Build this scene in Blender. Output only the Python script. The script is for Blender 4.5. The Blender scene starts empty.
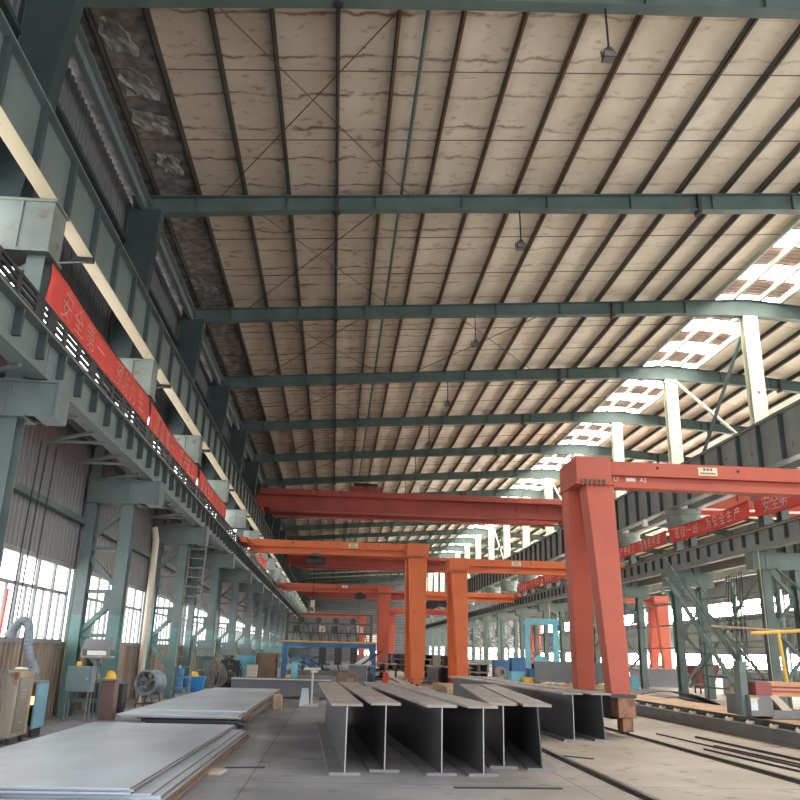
import bpy, bmesh, math, random
from mathutils import Vector, Matrix
random.seed(7)
SC = bpy.context.scene
COL = SC.collection
PI = math.pi

# ------------------------------------------------------------------ materials
def nd(nt, t, **kw):
    n = nt.nodes.new(t)
    for k, v in kw.items():
        setattr(n, k, v)
    return n

def base_mat(name):
    m = bpy.data.materials.new(name)
    m.use_nodes = True
    nt = m.node_tree
    b = nt.nodes.get('Principled BSDF')
    return m, nt, b

def noise(nt, scale, detail=4, vec=None, stretch=None):
    if vec is None:
        g = nd(nt, 'ShaderNodeNewGeometry')
        vec = g.outputs['Position']
    if stretch:
        mp = nd(nt, 'ShaderNodeVectorMath', operation='MULTIPLY')
        mp.inputs[1].default_value = stretch
        nt.links.new(vec, mp.inputs[0])
        vec = mp.outputs[0]
    n = nd(nt, 'ShaderNodeTexNoise')
    n.inputs['Scale'].default_value = scale
    n.inputs['Detail'].default_value = detail
    nt.links.new(vec, n.inputs['Vector'])
    return n.outputs['Fac']

def ramp(nt, fac, a, b, ca, cb):
    r = nd(nt, 'ShaderNodeValToRGB')
    r.color_ramp.elements[0].position = a
    r.color_ramp.elements[1].position = b
    r.color_ramp.elements[0].color = (*ca, 1)
    r.color_ramp.elements[1].color = (*cb, 1)
    nt.links.new(fac, r.inputs[0])
    return r.outputs[0]

def val(nt, op, a, b=None):
    m = nd(nt, 'ShaderNodeMath', operation=op)
    for i, x in enumerate((a, b)):
        if x is None:
            continue
        if isinstance(x, (int, float)):
            m.inputs[i].default_value = x
        else:
            nt.links.new(x, m.inputs[i])
    return m.outputs[0]

def mixc(nt, fac, a, b):
    m = nd(nt, 'ShaderNodeMix', data_type='RGBA')
    for s, x in ((0, fac), (6, a), (7, b)):
        if isinstance(x, tuple):
            m.inputs[s].default_value = (*x, 1)
        elif isinstance(x, (int, float)):
            m.inputs[s].default_value = x
        else:
            nt.links.new(x, m.inputs[s])
    return m.outputs[2]

def sc(c, k):
    return tuple(min(1, x * k) for x in c)

RUST = (.16, .07, .035)
def paint(name, c, rough=.55, metal=0., var=.18, scale=1.3, rust=0., stretch=None, rustc=RUST, bump=0.):
    m, nt, b = base_mat(name)
    f = noise(nt, scale, 5, stretch=stretch)
    col = ramp(nt, f, .3, .7, sc(c, 1 - var), sc(c, 1 + var))
    if rust > 0:
        f2 = noise(nt, scale * 3.1, 7)
        k = ramp(nt, f2, .70 - rust * .3, .78 - rust * .2, (0, 0, 0), (1, 1, 1))
        col = mixc(nt, k, col, rustc)
    nt.links.new(col, b.inputs['Base Color'])
    b.inputs['Roughness'].default_value = rough
    b.inputs['Metallic'].default_value = metal
    if bump:
        bp = nd(nt, 'ShaderNodeBump')
        bp.inputs['Strength'].default_value = bump
        bp.inputs['Distance'].default_value = .05
        nt.links.new(noise(nt, scale * 4, 4), bp.inputs['Height'])
        nt.links.new(bp.outputs[0], b.inputs['Normal'])
    return m

def emit(name, c, s):
    m = bpy.data.materials.new(name)
    m.use_nodes = True
    nt = m.node_tree
    nt.nodes.clear()
    o = nd(nt, 'ShaderNodeOutputMaterial')
    e = nd(nt, 'ShaderNodeEmission')
    e.inputs[0].default_value = (*c, 1)
    e.inputs[1].default_value = s
    nt.links.new(e.outputs[0], o.inputs[0])
    return m

def two_band(name, clow, chigh, z):
    """a post repainted up to height z"""
    m, nt, b = base_mat(name)
    g = nd(nt, 'ShaderNodeNewGeometry')
    s = nd(nt, 'ShaderNodeSeparateXYZ')
    nt.links.new(g.outputs['Position'], s.inputs[0])
    zz = val(nt, 'ADD', s.outputs[2], val(nt, 'MULTIPLY', noise(nt, .6, 2), .35))
    k = val(nt, 'GREATER_THAN', zz, z)
    f = noise(nt, 1.5, 5)
    lo = ramp(nt, f, .3, .7, sc(clow, .82), sc(clow, 1.15))
    hi = ramp(nt, f, .3, .7, sc(chigh, .82), sc(chigh, 1.15))
    nt.links.new(mixc(nt, k, lo, hi), b.inputs['Base Color'])
    b.inputs['Roughness'].default_value = .5
    return m

def ceiling_mat(name):
    m, nt, b = base_mat(name)
    g = nd(nt, 'ShaderNodeNewGeometry')
    s = nd(nt, 'ShaderNodeSeparateXYZ')
    nt.links.new(g.outputs['Position'], s.inputs[0])
    x, y = s.outputs[0], s.outputs[1]
    f = noise(nt, .9, 5)
    basec = ramp(nt, f, .3, .72, (.76, .665, .53), (.90, .82, .68))
    left_tint = ramp(nt, val(nt, 'ADD', val(nt, 'MULTIPLY', x, .05), val(nt, 'MULTIPLY', noise(nt, .35, 4), .5)), .15, .75, (.62, .59, .57), (1, 1, 1))  # base colour turns darker and greyer towards the left eave
    mg = nd(nt, 'ShaderNodeMix', data_type='RGBA', blend_type='MULTIPLY')
    mg.inputs[0].default_value = 1
    nt.links.new(basec, mg.inputs[6])
    nt.links.new(left_tint, mg.inputs[7])
    basec = mg.outputs[2]
    # grubby seams across the blanket every 1.33 m with water stains
    wob = val(nt, 'MULTIPLY', val(nt, 'SUBTRACT', noise(nt, 1.1, 6), .5), .55)
    fr = val(nt, 'FRACT', val(nt, 'ADD', val(nt, 'MULTIPLY', y, .75), wob))
    d = val(nt, 'ABSOLUTE', val(nt, 'SUBTRACT', fr, .5))
    line = ramp(nt, d, .0, .055, (1, 1, 1), (0, 0, 0))
    msk = ramp(nt, noise(nt, 1.7, 6), .36, .52, (0, 0, 0), (1, 1, 1))
    wx = ramp(nt, val(nt, 'ADD', val(nt, 'MULTIPLY', x, .04), .35), .35, .85, (1, 1, 1), (.18, .18, .18))
    k = val(nt, 'MULTIPLY', val(nt, 'MULTIPLY', line, msk), wx)
    blot = ramp(nt, noise(nt, 2.6, 8, stretch=(1, 1.6, 1)), .58, .72, (0, 0, 0), (.75, .75, .75))
    k2 = val(nt, 'MULTIPLY', blot, wx)
    kk = val(nt, 'MAXIMUM', val(nt, 'MULTIPLY', k, 1.0), val(nt, 'MULTIPLY', k2, .8))
    col = mixc(nt, kk, basec, (.15, .070, .036))
    # thin joint lines
    fr2 = val(nt, 'FRACT', val(nt, 'MULTIPLY', y, .75))
    j = ramp(nt, val(nt, 'ABSOLUTE', val(nt, 'SUBTRACT', fr2, .5)), .0, .012, (.45, .45, .45), (0, 0, 0))
    col = mixc(nt, j, col, (.25, .17, .11))
    # the outermost strip along the left eave is bare grey foil
    foil = ramp(nt, noise(nt, 3, 5), .35, .7, (.13, .11, .10), (.33, .30, .28))
    isf = val(nt, 'LESS_THAN', x, -4.62)
    col = mixc(nt, isf, col, foil)
    nt.links.new(col, b.inputs['Base Color'])
    b.inputs['Roughness'].default_value = .8
    bp = nd(nt, 'ShaderNodeBump')
    bp.inputs['Strength'].default_value = .5
    bp.inputs['Distance'].default_value = .08
    nt.links.new(noise(nt, 2.2, 4), bp.inputs['Height'])
    nt.links.new(bp.outputs[0], b.inputs['Normal'])
    return m

def floor_mat(name):
    m, nt, b = base_mat(name)
    g = nd(nt, 'ShaderNodeNewGeometry')
    s = nd(nt, 'ShaderNodeSeparateXYZ')
    nt.links.new(g.outputs['Position'], s.inputs[0])
    x, y = s.outputs[0], s.outputs[1]
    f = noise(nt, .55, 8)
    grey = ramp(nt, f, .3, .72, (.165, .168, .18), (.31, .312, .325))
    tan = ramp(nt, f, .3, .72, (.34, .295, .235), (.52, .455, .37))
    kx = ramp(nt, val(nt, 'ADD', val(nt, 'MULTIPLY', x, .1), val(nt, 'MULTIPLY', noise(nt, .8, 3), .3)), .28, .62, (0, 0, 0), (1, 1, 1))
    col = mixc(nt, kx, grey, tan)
    spots = ramp(nt, noise(nt, 2.3, 8), .60, .72, (0, 0, 0), (.7, .7, .7))
    col = mixc(nt, spots, col, (.10, .09, .085))
    scr = ramp(nt, noise(nt, 2.0, 6, stretch=(1.2, 3.2, 1)), .66, .72, (0, 0, 0), (.45, .45, .45))
    col = mixc(nt, scr, col, (.55, .52, .48))
    # slab joints
    def joint(c, pitch, off, w):
        fr = val(nt, 'FRACT', val(nt, 'ADD', val(nt, 'DIVIDE', c, pitch), off))
        d = val(nt, 'ABSOLUTE', val(nt, 'SUBTRACT', fr, .5))
        return ramp(nt, d, 0, w, (.8, .8, .8), (0, 0, 0))
    jx = val(nt, 'ADD', x, val(nt, 'MULTIPLY', noise(nt, .9, 3), .05))
    k = val(nt, 'MAXIMUM', joint(jx, 4.3, .73, .0035), joint(y, 6.0, .62, .004))
    col = mixc(nt, k, col, (.045, .042, .04))
    nt.links.new(col, b.inputs['Base Color'])
    b.inputs['Roughness'].default_value = .62
    bp = nd(nt, 'ShaderNodeBump')
    bp.inputs['Strength'].default_value = .25
    bp.inputs['Distance'].default_value = .02
    nt.links.new(noise(nt, 6, 6), bp.inputs['Height'])
    nt.links.new(bp.outputs[0], b.inputs['Normal'])
    return m

M = {}
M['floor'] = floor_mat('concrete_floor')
M['ceil'] = ceiling_mat('stained_blanket')
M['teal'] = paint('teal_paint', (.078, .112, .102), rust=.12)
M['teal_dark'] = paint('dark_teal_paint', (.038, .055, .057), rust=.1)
M['girder'] = paint('girder_grey_teal', (.125, .155, .152), var=.14, rust=.12)
M['girder_r'] = paint('girder_grey', (.23, .255, .245), var=.14, rust=.2)
M['cream'] = paint('cream_flange', (.78, .66, .46), var=.06, rough=.5, rust=.08)  # even cream tone for the bottom flange of the upper left girders
M['cream_post'] = paint('cream_green_sunlit', (.66, .66, .50), var=.1, rust=.15, stretch=(1, 1, .3))  # warm sunlight on the roof posts is mixed into this cream-green
M['pale_head'] = paint('pale_green_paint', (.165, .195, .175), var=.22, rust=.3)
M['col_left'] = two_band('left_column_paint', (.125, .235, .225), (.12, .155, .152), 2.5)
M['col_right'] = paint('right_column_paint', (.15, .20, .185), var=.2, rust=.15)
M['red'] = paint('salmon_red_paint', (.43, .085, .048), var=.10, scale=.8, rust=.1, rustc=(.30, .07, .045))
M['orange'] = paint('orange_paint', (.58, .125, .032), var=.10, scale=.8, rust=.1, rustc=(.32, .08, .04))
M['bridge'] = paint('bridge_red_paint', (.33, .055, .038), var=.12, scale=.7, rust=.1, rustc=(.25, .05, .04))
M['banner'] = paint('red_cloth', (.62, .06, .045), rough=.75, var=.10, scale=2)
M['letter'] = paint('white_lettering', (.82, .78, .75), rough=.7, var=.05)
M['letter_pink'] = paint('faded_lettering', (.80, .42, .35), rough=.7, var=.12)
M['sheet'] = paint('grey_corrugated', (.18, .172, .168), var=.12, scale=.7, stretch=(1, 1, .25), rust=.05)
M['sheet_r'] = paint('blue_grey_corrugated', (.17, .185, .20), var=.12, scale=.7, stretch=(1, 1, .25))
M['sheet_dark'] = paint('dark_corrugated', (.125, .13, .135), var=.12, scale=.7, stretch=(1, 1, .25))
M['dado'] = paint('brown_corrugated', (.235, .175, .125), var=.4, scale=1.8, stretch=(1, 1, .22), rust=.25)
M['sheet_end'] = paint('end_corrugated', (.13, .135, .145), var=.1)
M['brown_roof'] = paint('brown_roof_sheet', (.36, .235, .20), var=.15)
M['frame'] = paint('window_frame_paint', (.19, .21, .20), var=.15, rust=.2)
M['pane'] = emit('daylit_glass', (1.0, .985, .97), 4.6)
M['pane_low'] = emit('daylit_low_glass', (1.0, .985, .97), 2.0)
M['pane_r'] = emit('daylit_glass_right', (1.0, .97, .90), 26)
M['sky'] = emit('daylit_skylight', (1.0, .97, .90), 15)
M['purlin'] = paint('dark_green_purlin', (.075, .070, .058), rust=.35)
M['purlin_rust'] = paint('rusty_purlin', (.115, .072, .048), rust=.4)
M['purlin_pale'] = paint('pale_purlin', (.42, .46, .38), rust=.2)
M['rod'] = paint('rusty_rod', (.10, .065, .05))
M['black'] = paint('black_rubber', (.02, .02, .022), rough=.6)
M['dark'] = paint('dark_iron', (.05, .05, .055), rough=.5, metal=.3, rust=.2)
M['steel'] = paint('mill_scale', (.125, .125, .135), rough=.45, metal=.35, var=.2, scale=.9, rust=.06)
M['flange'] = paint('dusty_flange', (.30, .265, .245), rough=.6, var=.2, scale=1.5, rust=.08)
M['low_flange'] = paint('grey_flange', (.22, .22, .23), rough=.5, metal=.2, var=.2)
M['plate_edge'] = paint('sheared_edge', (.15, .125, .11), rough=.6, var=.3, rust=.2)
M['pedestal'] = paint('brown_pedestal', (.17, .10, .095), rust=.2)
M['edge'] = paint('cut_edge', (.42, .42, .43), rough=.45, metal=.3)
M['plate'] = paint('steel_sheet', (.42, .465, .52), rough=.45, metal=.1, var=.28, scale=.7, stretch=(1, .5, 1), rust=.05, rustc=(.25, .24, .24))
M['plate_rust'] = paint('rusted_plate_edge', (.20, .125, .085), rough=.7, rust=.3)
M['rust_plate'] = paint('rust_coloured_plate', (.50, .31, .18), rough=.7, var=.2, rust=.1)
M['wood'] = paint('timber', (.38, .27, .17), rough=.8, var=.25, scale=4, stretch=(1, .3, 1))
M['blue'] = paint('blue_machine_paint', (.05, .16, .36), var=.2, rust=.1)
M['blue_tub'] = paint('blue_plastic', (.04, .24, .62), rough=.4, var=.06)
M['sky_blue'] = paint('sky_blue_paint', (.16, .47, .60), var=.12, rust=.05)
M['cabinet'] = paint('beige_cabinet', (.33, .29, .23), var=.2, rust=.25)
M['cab_door'] = paint('brown_grey_door', (.20, .18, .15), var=.2, rust=.2)
M['cab_blue'] = paint('faded_blue_panel', (.16, .33, .44), var=.2, rust=.2)
M['ebox'] = paint('grey_teal_box', (.15, .21, .22), var=.1)
M['white'] = paint('white_enamel', (.75, .75, .73), var=.05)
M['hose'] = paint('blue_grey_hose', (.20, .24, .28), rough=.55, var=.2, scale=5)
M['yellow'] = paint('yellow_plastic', (.80, .45, .04), rough=.35, var=.06)
M['ypaint'] = paint('yellow_paint', (.66, .40, .07), var=.15, rust=.2)
M['machine'] = paint('machine_grey', (.17, .175, .18), var=.15, rust=.1)
M['tan'] = paint('tan_paint', (.50, .44, .35), var=.12)
M['maroon'] = paint('maroon_paint', (.26, .075, .07), var=.15)
M['redbar'] = paint('red_paint', (.70, .08, .05), var=.1)
M['label'] = paint('paper_label', (.62, .72, .78), rough=.6, var=.1, scale=14)
M['plaque'] = paint('cream_plaque', (.70, .62, .42), rough=.5, var=.05)
M['ink'] = paint('dark_ink', (.12, .10, .09), rough=.6)
M['lamp_glass'] = paint('lamp_glass', (.14, .13, .12), rough=.2)
M['rail'] = paint('worn_rail', (.07, .068, .068), rough=.35, metal=.6)
M['foil'] = paint('torn_foil', (.36, .34, .32), rough=.45, metal=.3, var=.3, scale=5)
M['cloth'] = paint('grey_sacking', (.20, .17, .15), rough=.9, var=.3, scale=5)
M['wheel_box'] = paint('rusted_orange_paint', (.30, .135, .075), var=.3, rust=.75, rustc=(.085, .05, .04))
M['glow'] = emit('welding_glow', (1.0, .35, .10), 3.0)

# ------------------------------------------------------------------ mesh building
class MB:
    def __init__(s):
        s.v, s.f = [], []
    def add(s, vs, fs):
        o = len(s.v)
        s.v += [tuple(v) for v in vs]
        s.f += [tuple(i + o for i in f) for f in fs]
        return s
    def box(s, x0, x1, y0, y1, z0, z1):
        return s.frustum((x0, x1, y0, y1), z0, (x0, x1, y0, y1), z1)
    def frustum(s, a, z0, b, z1):
        vs = [(a[0], a[2], z0), (a[1], a[2], z0), (a[1], a[3], z0), (a[0], a[3], z0),
              (b[0], b[2], z1), (b[1], b[2], z1), (b[1], b[3], z1), (b[0], b[3], z1)]
        return s.add(vs, [(3, 2, 1, 0), (4, 5, 6, 7), (0, 1, 5, 4), (1, 2, 6, 5), (2, 3, 7, 6), (3, 0, 4, 7)])
    def bar(s, p, q, w, h, up=(0, 0, 1)):
        p, q = Vector(p), Vector(q)
        d = (q - p).normalized()
        u = Vector(up)
        if abs(d.dot(u)) > .98:
            u = Vector((0, 1, 0))
        r = d.cross(u).normalized()
        u = r.cross(d)
        a, b = r * w / 2, u * h / 2
        vs = [p - a - b, p + a - b, p + a + b, p - a + b, q - a - b, q + a - b, q + a + b, q - a + b]
        return s.add(vs, [(0, 1, 2, 3), (7, 6, 5, 4), (4, 5, 1, 0), (5, 6, 2, 1), (6, 7, 3, 2), (7, 4, 0, 3)])
    def ibar(s, p, q, w, h, tf, tw, up=(0, 0, 1)):
        p, q = Vector(p), Vector(q)
        d = (q - p).normalized()
        u = Vector(up)
        if abs(d.dot(u)) > .98:
            u = Vector((0, 1, 0))
        r = d.cross(u).normalized()
        u = r.cross(d)
        o = u * (h - tf) / 2
        s.bar(p + o, q + o, w, tf, u)
        s.bar(p - o, q - o, w, tf, u)
        return s.bar(p, q, tw, h - 2 * tf, u)
    def tube(s, pts, r, n=8, caps=True):
        pts = [Vector(p) for p in pts]
        rs = r if isinstance(r, (list, tuple)) else [r] * len(pts)
        rings = []
        prev = None
        for i, p in enumerate(pts):
            d = (pts[min(i + 1, len(pts) - 1)] - pts[max(i - 1, 0)]).normalized()
            u = Vector((0, 0, 1)) if abs(d.z) < .95 else Vector((1, 0, 0))
            if prev is not None:
                u = prev
            a = d.cross(u).normalized()
            b = a.cross(d).normalized()
            prev = b
            rings.append([p + (a * math.cos(t) + b * math.sin(t)) * rs[i] for t in [2 * PI * k / n for k in range(n)]])
        vs = [v for g in rings for v in g]
        fs = []
        for i in range(len(pts) - 1):
            for k in range(n):
                fs.append((i * n + k, i * n + (k + 1) % n, (i + 1) * n + (k + 1) % n, (i + 1) * n + k))
        if caps:
            fs.append(tuple(range(n - 1, -1, -1)))
            fs.append(tuple((len(pts) - 1) * n + k for k in range(n)))
        return s.add(vs, fs)
    def lathe(s, prof, c=(0, 0, 0), n=16, axis='z'):
        vs, fs = [], []
        for r, z in prof:
            for k in range(n):
                t = 2 * PI * k / n
                a, b = r * math.cos(t), r * math.sin(t)
                p = (a, b, z) if axis == 'z' else ((a, z, b) if axis == 'y' else (z, a, b))
                vs.append((p[0] + c[0], p[1] + c[1], p[2] + c[2]))
        for i in range(len(prof) - 1):
            for k in range(n):
                fs.append((i * n + k, i * n + (k + 1) % n, (i + 1) * n + (k + 1) % n, (i + 1) * n + k))
        return s.add(vs, fs)
    def prism(s, poly, a, b, axis='y'):
        """poly: 2-D outline (x,z) for axis y, (y,z) for axis x, (x,y) for axis z; extruded a..b"""
        def P(u, v, t):
            return {'y': (u, t, v), 'x': (t, u, v), 'z': (u, v, t)}[axis]
        n = len(poly)
        vs = [P(u, v, a) for u, v in poly] + [P(u, v, b) for u, v in poly]
        fs = [tuple(range(n)), tuple(range(2 * n - 1, n - 1, -1))]
        fs += [(k, k + n, (k + 1) % n + n, (k + 1) % n) for k in range(n)]
        return s.add(vs, fs)
    def mesh(s, name, m, smooth=False, bevel=0.):
        me = bpy.data.meshes.new(name)
        me.from_pydata(s.v, [], s.f)
        bm = bmesh.new()
        bm.from_mesh(me)
        bmesh.ops.recalc_face_normals(bm, faces=bm.faces)
        if bevel:
            bmesh.ops.bevel(bm, geom=[e for e in bm.edges if len(e.link_faces) == 2 and e.calc_face_angle(0) > .6],
                            offset=bevel, segments=2, affect='EDGES', profile=.5, clamp_overlap=True)
        if smooth:
            for f in bm.faces:
                f.smooth = True
        bm.to_mesh(me)
        bm.free()
        me.materials.append(M[m] if isinstance(m, str) else m)
        return me
    def build(s, name, m, parent=None, loc=(0, 0, 0), smooth=False, bevel=0.):
        o = bpy.data.objects.new(name, s.mesh(name, m, smooth, bevel))
        COL.objects.link(o)
        o.location = loc
        if parent:
            o.parent = parent
        return o

def array(name, mb, m, parent, offs, bevel=0.):
    me = mb.mesh(name, m, False, bevel)
    for p in offs:
        o = bpy.data.objects.new(name, me)
        COL.objects.link(o)
        o.location = p
        o.parent = parent

def tag(o, label, cat, group=None):
    o['label'] = label
    o['category'] = cat
    if group:
        o['group'] = group
    return o

def thing(name, label, cat, loc=(0, 0, 0), rz=0, group=None):
    o = bpy.data.objects.new(name, None)
    o.empty_display_size = .2
    COL.objects.link(o)
    o.location = loc
    o.rotation_euler = (0, 0, rz)
    return tag(o, label, cat, group)

def struct(o):
    o['kind'] = 'structure'
    return o

def clone(root, loc, label, rz=None):
    r = root.copy()
    COL.objects.link(r)
    r.location = loc
    if rz is not None:
        r.rotation_euler = (0, 0, rz)
    r['label'] = label
    for ch in list(root.children):
        c = ch.copy()
        COL.objects.link(c)
        c.parent = r
        for g in list(ch.children):
            d = g.copy()
            COL.objects.link(d)
            d.parent = c
    return r

ORD = ['first', 'second', 'third', 'fourth', 'fifth', 'sixth', 'seventh', 'eighth', 'ninth', 'tenth', 'eleventh', 'twelfth',
       'thirteenth', 'fourteenth', 'fifteenth', 'sixteenth', 'seventeenth', 'eighteenth', 'nineteenth', 'twentieth', 'twenty-first',
       'twenty-second', 'twenty-third', 'twenty-fourth']
def nth(i, of='from the camera'):
    return ('nearest to the camera' if (i == 0 and of == 'from the camera') else ORD[i] + ' ' + of)

# ------------------------------------------------------------------ hall dimensions (metres)
BAY, Y0, NB = 8.0, 13.0, 18                   # first visible frame at Y0, bays behind it
YF = [Y0 + BAY * i for i in range(NB + 1)]    # frame lines 13 .. 157
YN, YE = -3.0, 158.0                          # near edge modelled, end wall
RX = 16.3                                     # ridge and middle column line
XW, XR = -6.6, 39.2                           # outer walls
def ztop(x):                                  # top of rafters
    return 14.12 + .078 * ((x if x < RX else 2 * RX - x) + 5.5)
def zbot(x):
    x = x if x < RX else 2 * RX - x
    pts = [(-6.6, 13.45), (-5.5, 13.56), (-.6, 14.02), (2.9, 14.3), (7.5, 14.6), (10.7, 14.82), (13.2, 15.0), (15.2, 15.05), (RX, 15.07)]
    for (a, b), (c, d) in zip(pts, pts[1:]):
        if x <= c:
            return b + (d - b) * (x - a) / (c - a)
    return pts[-1][1]

# ------------------------------------------------------------------ the shell
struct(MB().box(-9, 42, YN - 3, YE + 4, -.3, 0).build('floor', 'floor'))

def corrugated(y0, y1, x, z0, z1, name, m, pitch=.25, dep=.045, sgn=1):
    vs, fs = [], []
    n = int((y1 - y0) / pitch)
    ys = []
    for i in range(n):
        for fr, d in ((0, 0), (.38, 0), (.5, 1), (.88, 1)):
            ys.append((y0 + (i + fr) * pitch, d * dep * sgn))
    ys.append((y1, 0))
    for y, d in ys:
        vs += [(x + d, y, z0), (x + d, y, z1)]
    for i in range(len(ys) - 1):
        fs.append((2 * i, 2 * i + 2, 2 * i + 3, 2 * i + 1))
    b = MB().add(vs, fs)
    b.box(x - .1 * sgn - .02, x - .1 * sgn + .02, y0, y1, z0, z1)     # outer skin
    return struct(b.build(name, m))
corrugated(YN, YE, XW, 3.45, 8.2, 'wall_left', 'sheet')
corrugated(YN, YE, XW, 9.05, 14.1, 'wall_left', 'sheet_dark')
corrugated(YN, YE, XW, 0, 1.68, 'wall_left', 'dado')
# right outer wall of the second bay
corrugated(30, YE, XR, 0, 1.0, 'wall_right', 'sheet_r', .3, .05, -1)
corrugated(30, YE, XR, 2.4, 5.9, 'wall_right', 'sheet_r', .3, .05, -1)
corrugated(30, YE, XR, 7.3, 14.2, 'wall_right', 'sheet_r', .3, .05, -1)

# end wall, corrugated horizontally, with a roller door
e = MB()
zz = 0
prof = []
while zz < 17:
    prof += [(zz, 0), (zz + .18, 0), (zz + .24, -.05), (zz + .42, -.05)]
    zz += .48
for xa, xb, za, zb_ in ((XW, 4.6, 0, 17), (9.2, XR, 0, 17), (4.6, 9.2, 5.0, 17)):
    pp = [(z, d) for z, d in prof if za <= z <= zb_]
    vs = []
    for z, d in pp:
        vs += [(xa, YE + d, z), (xb, YE + d, z)]
    e.add(vs, [(2 * i, 2 * i + 1, 2 * i + 3, 2 * i + 2) for i in range(len(pp) - 1)])
e.box(XW, XR, YE + .12, YE + .2, 5.0, 17)
struct(e.build('wall_back', 'sheet_end'))
d = MB()
for k in range(12):
    d.box(4.6, 9.2, YE + .02, YE + .08, k * .42, k * .42 + .38)
struct(d.build('door_1', 'tan'))
dw = MB()
dw.box(4.7, 9.1, YE - .01, YE + .015, 1.2, 1.9)
struct(dw.build('window_1', 'pane'))

for k in range(4):
    xa = 17.6 + k * 5.3
    f = MB()
    for z in (.9, 2.0, 3.1):
        f.box(xa, xa + 4.9, YE - .14, YE - .06, z - .06, z + .06)
    for q in range(6):
        f.box(xa + q * .98 - .05, xa + q * .98 + .05, YE - .13, YE - .06, .9, 3.1)
    fr = struct(f.build('window_%d' % (900 + k), 'frame'))
    MB().box(xa, xa + 4.9, YE - .08, YE - .07, .9, 3.1).build('pane', 'pane', fr)
# roof blanket, two slopes, with the glazed ridge strip between
RS = 1.45                                     # half width of the ridge strip
def slope(xa, xb, name, m, off=.21, th=.05):
    n = 24
    vs, fs = [], []
    for i in range(n + 1):
        x = xa + (xb - xa) * i / n
        for yy in (YN, YE):
            vs += [(x, yy, ztop(x) + off), (x, yy, ztop(x) + off + th)]
    for i in range(n):
        a, b = 4 * i, 4 * i + 4
        fs += [(a, b, b + 2, a + 2), (a + 1, a + 3, b + 3, b + 1), (a, a + 1, b + 1, b), (a + 2, b + 2, b + 3, a + 3)]
    fs += [(0, 2, 3, 1), (4 * n, 4 * n + 1, 4 * n + 3, 4 * n + 2)]
    return struct(MB().add(vs, fs).build(name, m))
slope(XW - .2, RX - RS, 'ceiling', 'ceil')
slope(RX + RS, XR + .2, 'ceiling', 'ceil')
# ridge strip: brown corrugated sheets between translucent panels
PP = BAY / 3
WIN = 2
by = YN
for k in range(int((YE - YN) / PP)):
    ya = 13.0 + (k - 6) * PP
    for s in (-1, 1):
        xa, xb = (RX - RS - .02, RX) if s < 0 else (RX, RX + RS + .02)
        za, zb2 = ztop(xa) + .32, ztop(xb) + .32
        p = MB()
        p.add([(xa, ya + .1, za), (xb, ya + .1, zb2), (xb, ya + 1.32, zb2), (xa, ya + 1.32, za),
               (xa, ya + .1, za + .01), (xb, ya + .1, zb2 + .01), (xb, ya + 1.32, zb2 + .01), (xa, ya + 1.32, za + .01)],
              [(0, 1, 2, 3), (7, 6, 5, 4), (0, 4, 5, 1), (1, 5, 6, 2), (2, 6, 7, 3), (3, 7, 4, 0)])
        struct(p.build('window_%d' % WIN, 'sky'))
        WIN += 1
        c = MB()
        y = ya + 1.32
        yy = []
        while y < ya + PP + .1:
            yy += [(y, 0), (y + .09, 0), (y + .12, .04), (y + .2, .04)]
            y += .24
        vs = []
        for y, dz in yy:
            vs += [(xa, y, za + dz), (xb, y, zb2 + dz)]
        c.add(vs, [(2 * i, 2 * i + 1, 2 * i + 3, 2 * i + 2) for i in range(len(yy) - 1)])
        struct(c.build('ceiling', 'brown_roof'))

# windows of the left wall: one per bay, then a high strip above
def left_window(ya, yb):
    global WIN
    x = XW
    f = MB()
    z0, zm, z1 = 1.68, 2.8, 3.45
    f.box(x - .05, x + .07, ya, yb, z0 - .05, z0 + .05)
    f.box(x - .05, x + .05, ya, yb, zm - .035, zm + .035)
    f.box(x - .05, x + .07, ya, yb, z1 - .05, z1 + .05)
    n = 7
    for i in range(n + 1):
        y = ya + (yb - ya) * i / n
        f.box(x - .04, x + .04, y - .045, y + .045, z0, z1)
        if i < n:
            ym = y + (yb - ya) / n / 2
            f.box(x - .03, x + .03, ym - .028, ym + .028, z0, zm)
    w = struct(f.build('window_%d' % WIN, 'frame'))
    WIN += 1
    MB().box(x - .03, x - .02, ya, yb, z0, z1).build('pane', 'pane_low', w)
def high_window(ya, yb):
    global WIN
    x = XW
    f = MB()
    f.box(x - .05, x + .06, ya, yb, 8.16, 8.24)
    f.box(x - .05, x + .06, ya, yb, 9.0, 9.08)
    for i in range(5):
        y = ya + (yb - ya) * i / 4
        f.box(x - .04, x + .04, y - .03, y + .03, 8.2, 9.05)
    w = struct(f.build('window_%d' % WIN, 'frame'))
    WIN += 1
    MB().box(x - .03, x - .02, ya, yb, 8.2, 9.05).build('pane', 'pane', w)
for i in range(-2, NB):
    y = Y0 + BAY * i
    left_window(y + .25, y + BAY - .25)
    high_window(y + .1, y + BAY - .1)
def right_window(ya, yb, z0, z1, n):
    global WIN
    f = MB()
    f.box(XR - .07, XR + .05, ya, yb, z0 - .06, z0 + .06)
    f.box(XR - .07, XR + .05, ya, yb, z1 - .06, z1 + .06)
    f.box(XR - .05, XR + .05, ya, yb, (z0 + z1) / 2 - .04, (z0 + z1) / 2 + .04)
    for i in range(n + 1):
        y = ya + (yb - ya) * i / n
        f.box(XR - .05, XR + .05, y - .05, y + .05, z0, z1)
    w = struct(f.build('window_%d' % WIN, 'frame'))
    WIN += 1
    MB().box(XR + .02, XR + .03, ya, yb, z0, z1).build('pane', 'pane_r', w)
for i in range(3, NB):
    y = Y0 + BAY * i
    right_window(y + .3, y + BAY - .3, 1.0, 2.4, 5)
    right_window(y + .3, y + BAY - .3, 5.9, 7.3, 5)

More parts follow.
